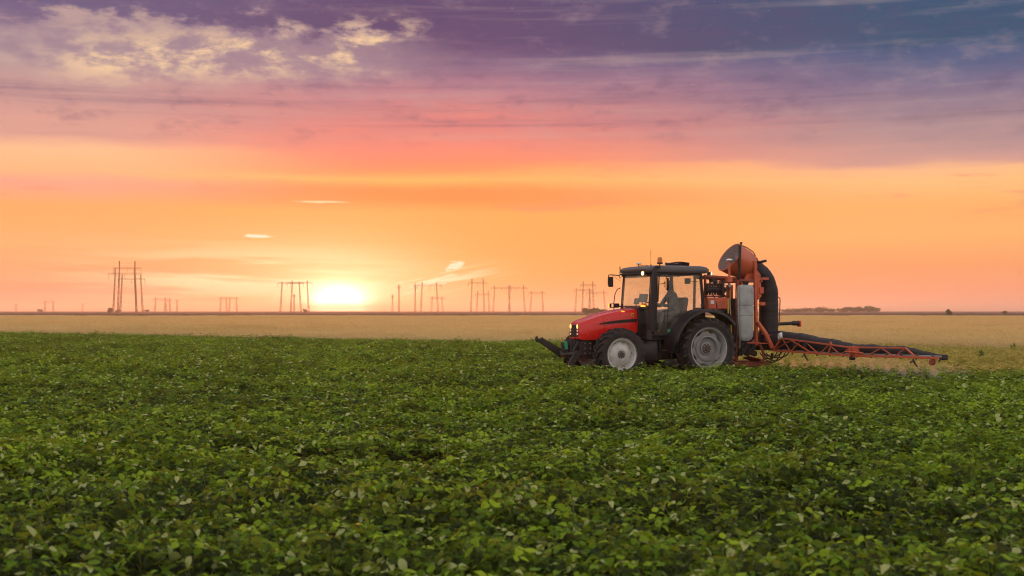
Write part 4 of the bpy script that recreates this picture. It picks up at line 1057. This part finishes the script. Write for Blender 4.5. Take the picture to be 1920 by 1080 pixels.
    MB().tube([(-1.84, .40, 1.40), (-2.0, .52, 1.10), (-2.14, .62, .74)], [.05, .058, .062], 12).build('boom_strut', M['orange'], mast, 40)
    MB().tube([(-1.82, -.40, 1.40), (-2.0, -.52, 1.10), (-2.14, -.62, .74)], [.05, .058, .062], 12).build('boom_strut', M['orange'], mast, 40)
    MB().tube([(-1.80, .5, .88), (-1.9, .52, .70), (-1.95, .52, .5), (-1.92, .5, .36)], .035, 10).build('boom_stay', M['orange_dull'], mast, 50)
    MB().bar((-1.95, .40, 1.10), (-2.32, .36, 1.04), .035, .03).bar((-2.25, .36, 1.07), (-2.05, .42, .92), .012).build('duct_bracket', M['orange'], mast)
    # down-duct
    def bez(p0, p1, p2, p3, n=14):
        p0, p1, p2, p3 = map(Vector, (p0, p1, p2, p3))
        return [p0 * (1 - t) ** 3 + p1 * 3 * t * (1 - t) ** 2 + p2 * 3 * t * t * (1 - t) + p3 * t ** 3 for t in np.linspace(0, 1, n)]
    path = bez((-1.88, 0, 2.81), (-2.28, 0, 2.63), (-2.45, 0, 2.4), (-2.44, 0, 1.95), 26) + [Vector((-2.44, 0, z)) for z in np.linspace(1.93, .82, 26)]
    rs = []
    for i, p in enumerate(path): rs.append(.248 + .004 * math.sin(i * 2.1) + .004 * math.sin(i * .7) + (.002 if i % 6 else -.003))
    dk = MB().tube(path, rs, 32).build('air_duct', M['fabric'], S, 70)
    for i in (8, 14, 20, 26, 31, 36, 41):
        p = path[i]; d = (path[i + 1] - path[i - 1]).normalized(); a = Vector((0, 1, 0)); u = a.cross(d)
        MB().tube([p + (a * math.cos(q) + u * math.sin(q)) * (rs[i] + .006) for q in [2 * math.pi * k / 28 for k in range(29)]], .008, 6, caps=False).build('duct_hoop', M['hose'], dk, 60)
    # stays sticking out behind
    MB().tube([(-2.66, .06, 1.34), (-3.22, .02, 1.36)], .045, 10).tube([(-3.18, .02, 1.36), (-3.36, .02, 1.36)], .062, 12).build('transport_rest', M['iron'], S, 40)
    MB().box((-3.38, .02, 1.345), (.05, .13, .16)).build('rest_pad', M['red_plastic'], S, bevel=.01)
    MB().tube([(-2.62, .10, 2.03), (-2.70, .10, 2.03), (-2.73, .10, 1.98), (-2.70, .10, 1.32)], .014, 8).build('hook_rod', M['orange_dull'], S, 50)
    # booms
    def boom(s):
        XB = -2.15
        B = MB().bar((XB, s * .60, .680), (XB, s * 3.74, .645), .048, .042).build('boom_section', M['orange'], S, bevel=.006)
        MB().bar((XB, s * .98, .995), (XB, s * 3.74, .835), .035, .035).build('top_chord', M['orange'], B, bevel=.005)
        tz = lambda y: .995 - (y - .98) * .058; bz = lambda y: .68 - (y - .6) * .0111
        for a, b, w in (((.64, 0), (.99, 1), .040), ((1.02, 1), (1.38, 0), .019), ((1.38, 0), (1.80, 1), .019), ((1.36, 1), (2.25, 0), .028), ((1.95, 1), (2.50, 0), .021), ((2.56, 0), (2.92, 1), .019), ((2.86, 0), (3.02, 1), .030), ((2.92, 1), (3.36, 0), .019), ((3.34, 0), (3.70, 1), .016)):
            P = lambda q: (XB, s * q[0], tz(q[0]) if q[1] else bz(q[0]))
            MB().bar(P(a), P(b), w).build('lattice_bar', M['orange'], B)
        MB().bar((XB, s * .70, .70), (XB + .02, s * 1.35, .93), .028).build('lattice_bar', M['orange_dull'], B)
        MB().box((XB, s * 2.98, .90), (.05, .05, .10), (s * R(20), 0, 0)).build('stop_bracket', M['orange'], B)
        # fold hinge
        hg = MB().box((XB, s * 3.73, .745), (.09, .07, .24)).box((XB, s * 3.95, .745), (.09, .06, .24)).tube([(XB, s * 3.84, .60), (XB, s * 3.84, .88)], .028, 10).build('fold_hinge', M['orange'], B, bevel=.006)
        MB().tube([(XB + .06, s * 3.62, .74), (XB + .07, s * 4.25, .725)], .022, 8).build('fold_cylinder', M['orange'], hg, 40)
        MB().lathe([(.001, .05), (.055, .05), (.055, -.05), (.001, -.05)], 14, Matrix.Translation((XB, s * 3.78, .60))).build('hinge_block', M['iron'], hg, 40)
        O = MB().bar((XB, s * 3.90, .655), (XB, s * 6.64, .690), .05, .05).build('boom_section', M['orange'], S, bevel=.006)
        MB().bar((XB, s * 3.90, .845), (XB, s * 5.60, .875), .034, .034).bar((XB, s * 5.60, .878), (XB, s * 5.93, .685), .034, .034).build('top_chord', M['orange'], O, bevel=.005)
        for a, b in (((4.33, .665), (4.79, .855)), ((4.79, .855), (5.24, .675)), ((5.24, .675), (5.58, .865))):
            MB().bar((XB, s * a[0], a[1]), (XB, s * b[0], b[1]), .018).build('lattice_bar', M['orange'], O)
        # spray line and nozzles
        MB().tube([(XB - .10, s * .70, .70), (XB - .10, s * 3.7, .675)], .018, 8).build('spray_line', M['steel'], B, 40)
        MB().tube([(XB - .10, s * 3.95, .690), (XB - .10, s * 6.6, .72)], .018, 8).build('spray_line', M['steel'], O, 40)
        for k in range(12):
            y = .88 + k * .5
            z = .635 if y < 3.8 else .645 + (y - 3.9) * .012
            PB = B if y < 3.8 else O
            nz = MB().tube([(XB - .05, s * y, z + .06), (XB - .05, s * y, z - .012)], .020, 8).tube([(XB - .05, s * y, z - .01), (XB - .05, s * y, z - .035)], [.026, .018], 8).box((XB - .07, s * y, z + .06), (.05, .05, .05)).build('nozzle', M['brass'], PB, 40)
        for y in (1.94, 5.84): MB().tube([(XB, s * y, .64), (XB, s * (y + .05), .56), (XB, s * (y + .14), .48)], [.02, .022, .014], 8).tube([(XB, s * y, .60), (XB, s * (y - .09), .56)], .014, 6).build('boom_guard', M['hose'], B if y < 3 else O, 40)
        MB().lathe([(.001, .03), (.07, .03), (.07, -.03), (.001, -.03)], 14, Matrix.Translation((XB, s * 6.44, .60)) @ Matrix.Rotation(R(90), 4, 'Z')).build('tip_roller', M['orange_dull'], O, 40)
        for y in (1.45, 1.90): MB().tube([(XB - .06, s * y, .72), (XB - .06, s * y, .88), (XB - .06, s * y, .92)], [.05, .055, .03], 10).build('section_valve', M['black_plastic'], B, 40)
        MB().tube([(XB, s * 1.35, .91), (XB, s * 1.6, .90), (XB, s * 2.0, .92), (XB, s * 2.2, .80)], .014, 8).build('hose', M['hose'], B, 60)
        if s > 0:
            MB().lathe([(.05, .02), (.085, .02), (.085, -.02), (.05, -.02)], 20, Matrix.Translation((XB + .02, s * .93, 1.04)) @ Matrix.Rotation(R(70), 4, 'Z'), closed=True).lathe([(.05, .02), (.085, .02), (.085, -.02), (.05, -.02)], 20, Matrix.Translation((XB + .03, s * 1.03, 1.06)) @ Matrix.Rotation(R(50), 4, 'Z'), closed=True).build('rope_coil', M['white'], B, 50)
        # air sleeve along the boom
        tops = [(.10, 1.14), (.67, 1.17), (1.13, 1.14), (1.68, 1.09), (2.2, 1.045), (2.63, 1.0), (3.15, .945), (3.63, .905), (3.80, .885), (4.0, .91), (4.57, .90), (5.28, .885), (5.71, .84), (6.13, .785), (6.42, .735), (6.50, .72)]
        pts = []; rr_ = []
        yy = np.linspace(.10, 6.50, 90)
        tv = np.interp(yy, [a for a, _ in tops], [b for _, b in tops])
        for i, (y, t) in enumerate(zip(yy, tv)):
            t += .010 * math.sin(y * 5.1) + .006 * math.sin(y * 13.7 + 1) + .004 * math.sin(y * 29)
            bot = .655 + .005 * math.sin(y * 7)
            pts.append((-2.45 + .012 * math.sin(y * 3.3), s * y, (t + bot) / 2)); rr_.append((t - bot) / 2)
        sl = MB().tube(pts, rr_, 28).build('air_sleeve', M['fabric'], S, 70)
        for y, t in ((3.80, .885), (1.45, 1.11), (2.63, 1.0), (5.2, .887)):
            c = Vector((-2.45, s * y, (t + .655) / 2)); r_ = (t - .655) / 2 + .012
            MB().tube([c + Vector((math.cos(q), 0, math.sin(q))) * r_ for q in [2 * math.pi * k / 28 for k in range(29)]], .016 if y == 3.8 else .007, 6, caps=False).build('sleeve_strap', M['hose'], sl, 60)
        MB().box((-2.40, s * 6.53, .70), (.16, .05, .12)).build('sleeve_end', M['hose'], sl, bevel=.02)
        MB().bar((XB - .04, s * 6.60, .62), (XB - .2, s * 6.52, .72), .03).build('sleeve_clip', M['iron'], O)
    boom(1); boom(-1)
    # feed hoses looping under the boom root
    for k, (y0, y1_, dip) in enumerate([(.45, .95, .30), (.55, 1.15, .36), (.35, .80, .42), (.62, 1.30, .47), (.5, 1.0, .50)]):
        p0, p1, p2, p3 = Vector((-1.95, y0, .62)), Vector((-2.0, y0 + .05, dip)), Vector((-2.1, y1_ - .05, dip)), Vector((-2.16, y1_, .66))
        MB().tube(bez(p0, p1, p2, p3), .014, 8).build('feed_hose', M['hose'], S, 60)
    MB().bar((-2.22, .42, .36), (-2.22, .50, .60), .05).build('hose_bracket', M['iron'], S)
    return S
sprayer = make_sprayer()
# ------------------------------------------------------------------ spray falling from the nozzles
def mist_mat():
    m = bpy.data.materials.new('spray_droplets'); m.use_nodes = True; nt = m.node_tree; nt.nodes.clear(); X.nt = nt
    o = nt.nodes.new('ShaderNodeOutputMaterial'); v = nt.nodes.new('ShaderNodeVolumePrincipled')
    v.inputs['Color'].default_value = (.95, .93, .88, 1); v.inputs['Density'].default_value = 3.2; v.inputs['Anisotropy'].default_value = .55
    nt.links.new(v.outputs[0], o.inputs['Volume']); return m
mm = mist_mat()
mb = MB()
for k in range(12):
    y = .88 + k * .5; z = .60 if y < 3.8 else .61 + (y - 3.9) * .012
    ring = lambda dz, a, b, off: [(-2.20 + off + a * math.cos(2 * math.pi * j / 12), y + b * math.sin(2 * math.pi * j / 12), z - dz) for j in range(12)]
    loft_b = loft([ring(.0, .006, .008, 0), ring(.12, .03, .06, -.02), ring(.30, .08, .15, -.06), ring(z - .10, .16, .235, -.14)])
    mb.add(loft_b.v, loft_b.f)
mist = mb.build('spray_mist', mm); mist.location = TR_LOC; mist.rotation_euler = (0, 0, TR_RZ)
dm = bpy.data.materials.new('drifting_droplets'); dm.use_nodes = True; nt_ = dm.node_tree; nt_.nodes.clear()
o_ = nt_.nodes.new('ShaderNodeOutputMaterial'); v_ = nt_.nodes.new('ShaderNodeVolumePrincipled')
v_.inputs['Color'].default_value = (.96, .95, .80, 1); v_.inputs['Density'].default_value = .10; v_.inputs['Anisotropy'].default_value = .5
nt_.links.new(v_.outputs[0], o_.inputs['Volume'])
dsec = []
for i in range(15):
    y = .5 + i * .46; e = max(.05, math.sin(math.pi * (i + .1) / 14.2)) ** .8; a_ = .95 * e; b_ = (.25 + .04 * math.sin(i * 2.3)) * e
    dsec.append([(-3.0 + .15 * math.sin(i) + a_ * math.cos(2 * math.pi * j / 14), y, .36 + b_ * math.sin(2 * math.pi * j / 14)) for j in range(14)])
dr = loft(dsec).build('drift_mist', dm); dr.location = TR_LOC; dr.rotation_euler = (0, 0, TR_RZ)
tag(dr, 'thin pale cloud of spray drifting low behind the boom', kind='stuff')
tag(mist, 'fine pale spray fanning down from the boom nozzles', kind='stuff')

# ------------------------------------------------------------------ pylons: two-legged portal towers of lattice steel
M['pylon'] = paint('hazed_steel', (.46, .20, .10), .8, 0, (.34, .15, .07), .3, .2)  # orange, lightened base colour carries the fading by haze
def pylon(px, top, bar, half, over, label, H=27.0, single=False, thin=1.0):
    """px: centre column of the 1920 frame the bearing is read from; top, bar: rise above the eye line in the same units; half: half leg spacing; over: half length of the beam"""
    D = FPX * (H - CAM_H) / top
    mpp = D / FPX
    x0 = (px - 960) * mpp
    zb = CAM_H + bar * mpp; hw = half * mpp; ov = over * mpp
    o = empty('power_pylon', label, 'pylon', (x0, D, 0), 0, 'power line pylons on the horizon')
    w = max(.6, .98 * D / 1000) * thin
    def leg(sx):
        b = MB(); foot = sx * hw * 1.22; head = sx * hw
        n = 9
        P = lambda t: Vector((foot + (head - foot) * min(1, t * H / zb), 0, H * t))
        for t0 in range(n):
            a, c = P(t0 / n), P((t0 + 1) / n); s0 = w * (.55 - .30 * t0 / n); s1 = w * (.55 - .30 * (t0 + 1) / n)
            for (ux, uy) in ((-1, -1), (1, -1), (1, 1), (-1, 1)):
                b.bar(a + Vector((ux * s0, uy * s0, 0)), c + Vector((ux * s1, uy * s1, 0)), w * .24)
            for (u0, u1) in (((-1, -1), (1, -1)), ((1, 1), (-1, 1)), ((1, -1), (1, 1)), ((-1, 1), (-1, -1))):
                b.bar(a + Vector((u0[0] * s0, u0[1] * s0, 0)), c + Vector((u1[0] * s1, u1[1] * s1, 0)), w * .13)
        b.build('leg', M['pylon'], o)
    if single: leg(0)
    else:
        leg(-1); leg(1)
    b = MB(); s = w * .35; n = max(4, int(2 * ov / (2.2 * w)))
    if single: ov = max(ov, 1.2 * w)
    for uy, uz in ((-1, -1), (1, -1), (0, 1)): b.bar((-ov, uy * s, zb + uz * s * 1.2), (ov, uy * s, zb + uz * s * 1.2), w * .22)
    for k in range(n):
        xa = -ov + 2 * ov * k / n; xb = -ov + 2 * ov * (k + 1) / n
        b.bar((xa, 0, zb + s * 1.2), ((xa + xb) / 2, -s, zb - s * 1.2), w * .12); b.bar(((xa + xb) / 2, -s, zb - s * 1.2), (xb, 0, zb + s * 1.2), w * .12)
    b.build('crossbeam', M['pylon'], o)
    ins = MB().tube([(0, 0, 0), (0, 0, -3.2)], w * .13, 6).mesh('insulator', M['pylon'])
    for xx in ((-ov * .96, 0, ov * .96) if not single else (0,)): put('insulator', ins, o, (xx, 0, zb - s))
    return o
for a in [
    (238.5, 94, 80, 14.5, 27, 'tallest of the three overlapping pylons at the far left'),
    (234, 80, 70, 18, 32, 'middle pylon of the three overlapping at the far left, its beam reaching furthest left'),
    (246.5, 68, 60, 17.5, 26, 'lowest pylon of the three overlapping at the far left, its beam reaching right'),
    (301, 26, 22, 9, 14, 'faint tiny pylon just right of the overlapping three at the far left'),
    (314, 25, 21, 4, 8, 'narrow tiny pylon second to the right of the overlapping three'),
    (332, 22, 19, 0, 3, 'lone tiny pole of a pylon between the left group and the low pair', 27, True),
    (419, 26, 24, 5, 9, 'left pylon of the low pair midway between the left group and the sun'),
    (437, 26, 24, 6, 10, 'right pylon of the low pair midway between the left group and the sun'),
    (545, 55, 52, 16, 25, 'left pylon of the overlapping pair close left of the sun'),
    (562, 57, 53, 14, 24, 'right pylon of the overlapping pair close left of the sun'),
    (551.5, 32, 28, 0, 3, 'short slim pylon standing within the pair close left of the sun', 27, True),
    (748, 50, 44, 0, 4, 'slim pylon seen edge on, first to the right of the sun', 27, True),
    (736, 31, 27, 0, 3, 'faint short pole just left of the slim edge on pylon', 27, True),
    (778.5, 52, 46, 0, 4, 'slim leaning pylon left of the wide one below the small bright cloud', 27, True),
    (805, 54, 48, 13.5, 24, 'wide pylon below the small bright cloud right of the sun'),
    (819.5, 28, 24, 9, 14, 'little pylon in front of the wide one below the bright cloud'),
    (895.5, 61, 53, 10.5, 18, 'tall pylon right of the bright cloud, second group from the sun'),
    (905.5, 38, 31, 10, 14, 'small pylon overlapping the tall one right of the bright cloud'),
    (940.5, 48, 43, 13, 20, 'left half of the double width pylon in mid picture'),
    (969, 49, 43, 12.5, 20, 'right half of the double width pylon in mid picture'),
    (1006.5, 38, 34, 10, 16, 'small pylon by itself right of the double width pylon'),
    (1102.5, 56, 49, 9, 15, 'tallest of the three pylons just left of the tractor'),
    (1093, 43, 39, 12, 17, 'left low pylon of the three just left of the tractor'),
    (1119, 39, 34, 13, 20, 'right low pylon of the three just left of the tractor, beside the bonnet'),
    (30, 15, 12, 0, 3, 'faint tiny pole nearest the left edge of the picture', 27, True),
    (92, 20, 17, 7, 11, 'faint tiny pylon second from the left edge of the picture'),
    (155, 15, 12, 0, 3, 'faint tiny pole just left of the overlapping three pylons', 27, True)]:
    pylon(*a)

# ------------------------------------------------------------------ far trees and bushes
def leaf_cloud(rng, rx, ry, rz, n, size):
    V = []; F = []; LV = []
    lobes = [(rng.uniform(-.6, .6) * rx, rng.uniform(-.6, .6) * ry, rng.uniform(-.25, .55) * rz, rng.uniform(.35, .6)) for _ in range(9)]
    for k in range(n):
        lx_, ly_, lz_, lr = lobes[k % 9]
        while True:
            p = Vector((rng.uniform(-1, 1), rng.uniform(-1, 1), rng.uniform(-1, 1)))
            if .45 < p.length < 1: break
        c_ = Vector((lx_ + p.x * lr * rx, ly_ + p.y * lr * ry, lz_ + p.z * lr * rz))
        q = Euler((rng.uniform(0, 3), rng.uniform(0, 3), rng.uniform(0, 3))).to_matrix(); s = size * rng.uniform(.6, 1.3); o = len(V)
        V += [tuple(c_ + q @ Vector(v)) for v in ((-s, -s * .5, 0), (s, -s * .5, 0), (s * .6, s * .6, s * .2), (-s * .6, s * .6, -s * .2))]
        F.append((o, o + 1, o + 2, o + 3)); LV += [rng.random()] * 4
    return V, F, LV
def tree(px, D, h, wd, label, cat='tree', name='tree', group=None):
    rng = random.Random(int(px * 7))
    x0 = (px - 960) / FPX * D
    o = empty(name, label, cat, (x0, D, 0), 0, group)
    V, F, LV = leaf_cloud(rng, wd / 2, wd / 2, h * .50, 1100, h * .06)
    me = bpy.data.meshes.new('crown'); me.from_pydata([(a, b, c_ + h * .42) for a, b, c_ in V], [], F); me.materials.append(M['tree']); set_lv(me, LV)
    put('crown', me, o)
    b = MB().tube([(0, 0, 0), (.02 * h, 0, h * .3), (-.01 * h, .01 * h, h * .6)], [h * .03, h * .024, h * .01], 8)
    for k in range(4):
        a = k * 1.57 + .4; b.tube([(.02 * h, 0, h * .28), (math.cos(a) * wd * .22, math.sin(a) * wd * .22, h * .62)], [h * .014, h * .004], 6)
    b.build('trunk', M['bark'], o, 50)
right_words = ['leftmost tree of the far wood right of the sprayer', 'second tree of the far wood right of the sprayer', 'third tree of the far wood, low and broad', 'fourth tree of the far wood right of the sprayer', 'taller round tree rising in the far wood', 'sixth tree of the far wood right of the sprayer', 'rightmost tree of the first clump in the far wood']
for (px, h), w_ in zip([(1474, 5.2), (1487, 6.2), (1500, 6.0), (1515, 7.0), (1540, 8.6), (1530, 6.6), (1555, 6.2)], right_words): tree(px, 1100, h * .72, 12.5, w_, group='trees of the far wood on the right')
words2 = ['dark leftmost tree of the second far clump on the right', 'second tree of the second far clump on the right', 'third tree of the second far clump on the right', 'fourth tree of the second far clump on the right', 'tall tree of the second far clump on the right', 'last tree of the second far clump on the right']
for (px, h), w_ in zip([(1580, 7.6), (1590, 8.2), (1603, 8.4), (1614, 8.2), (1627, 9.2), (1637, 8.4)], words2): tree(px, 1150, h * .74, 12, w_, group='trees of the far wood on the right')
for px, D, h, wd, lab in [(1098, 700, 3.6, 4.6, 'dark rounded bush on the horizon left of the bonnet'), (1107, 700, 3.2, 4.2, 'low dark bush between two others left of the bonnet'), (1117, 720, 3.8, 4.8, 'dark bush on the horizon just beside the tractor bonnet'), (1128, 730, 3.3, 5, 'low bush on the horizon half behind the tractor bonnet'), (1138, 730, 3.0, 4.0, 'small bush on the horizon behind the tractor bonnet'),
        (208, 900, 4.2, 5.0, 'dark bush at the foot of the left pylon group'), (222, 900, 3.0, 4.0, 'smaller bush at the foot of the left pylon group'), (75, 1500, 4.4, 6, 'faint bush on the horizon near the left edge'), (572, 1100, 4.0, 4.4, 'small bush on the horizon just left of the sun'), (1778, 500, 2.9, 2.6, 'small lone bush on the horizon at the right'), (1883, 620, 2.1, 2.6, 'low bush on the horizon nearest the right edge'), (275, 1300, 3.6, 5, 'faint low bush right of the left pylon group')]:
    tree(px, D, h, wd, lab, 'bush', 'bush', 'bushes on the horizon')

# ------------------------------------------------------------------ evening haze
def haze():
    m = bpy.data.materials.new('evening_haze'); m.use_nodes = True; nt = m.node_tree; nt.nodes.clear()
    o = nt.nodes.new('ShaderNodeOutputMaterial'); v = nt.nodes.new('ShaderNodeVolumePrincipled')
    v.inputs['Color'].default_value = (.97, .93, .90, 1); v.inputs['Density'].default_value = HAZE_DENSITY; v.inputs['Anisotropy'].default_value = HAZE_G
    nt.links.new(v.outputs[0], o.inputs['Volume'])
    b = MB().box((0, 4400, 18), (18600, 9300, 38)).build('haze', m); b['kind'] = 'stuff'
HAZE_DENSITY = .00028; HAZE_G = .56
haze()
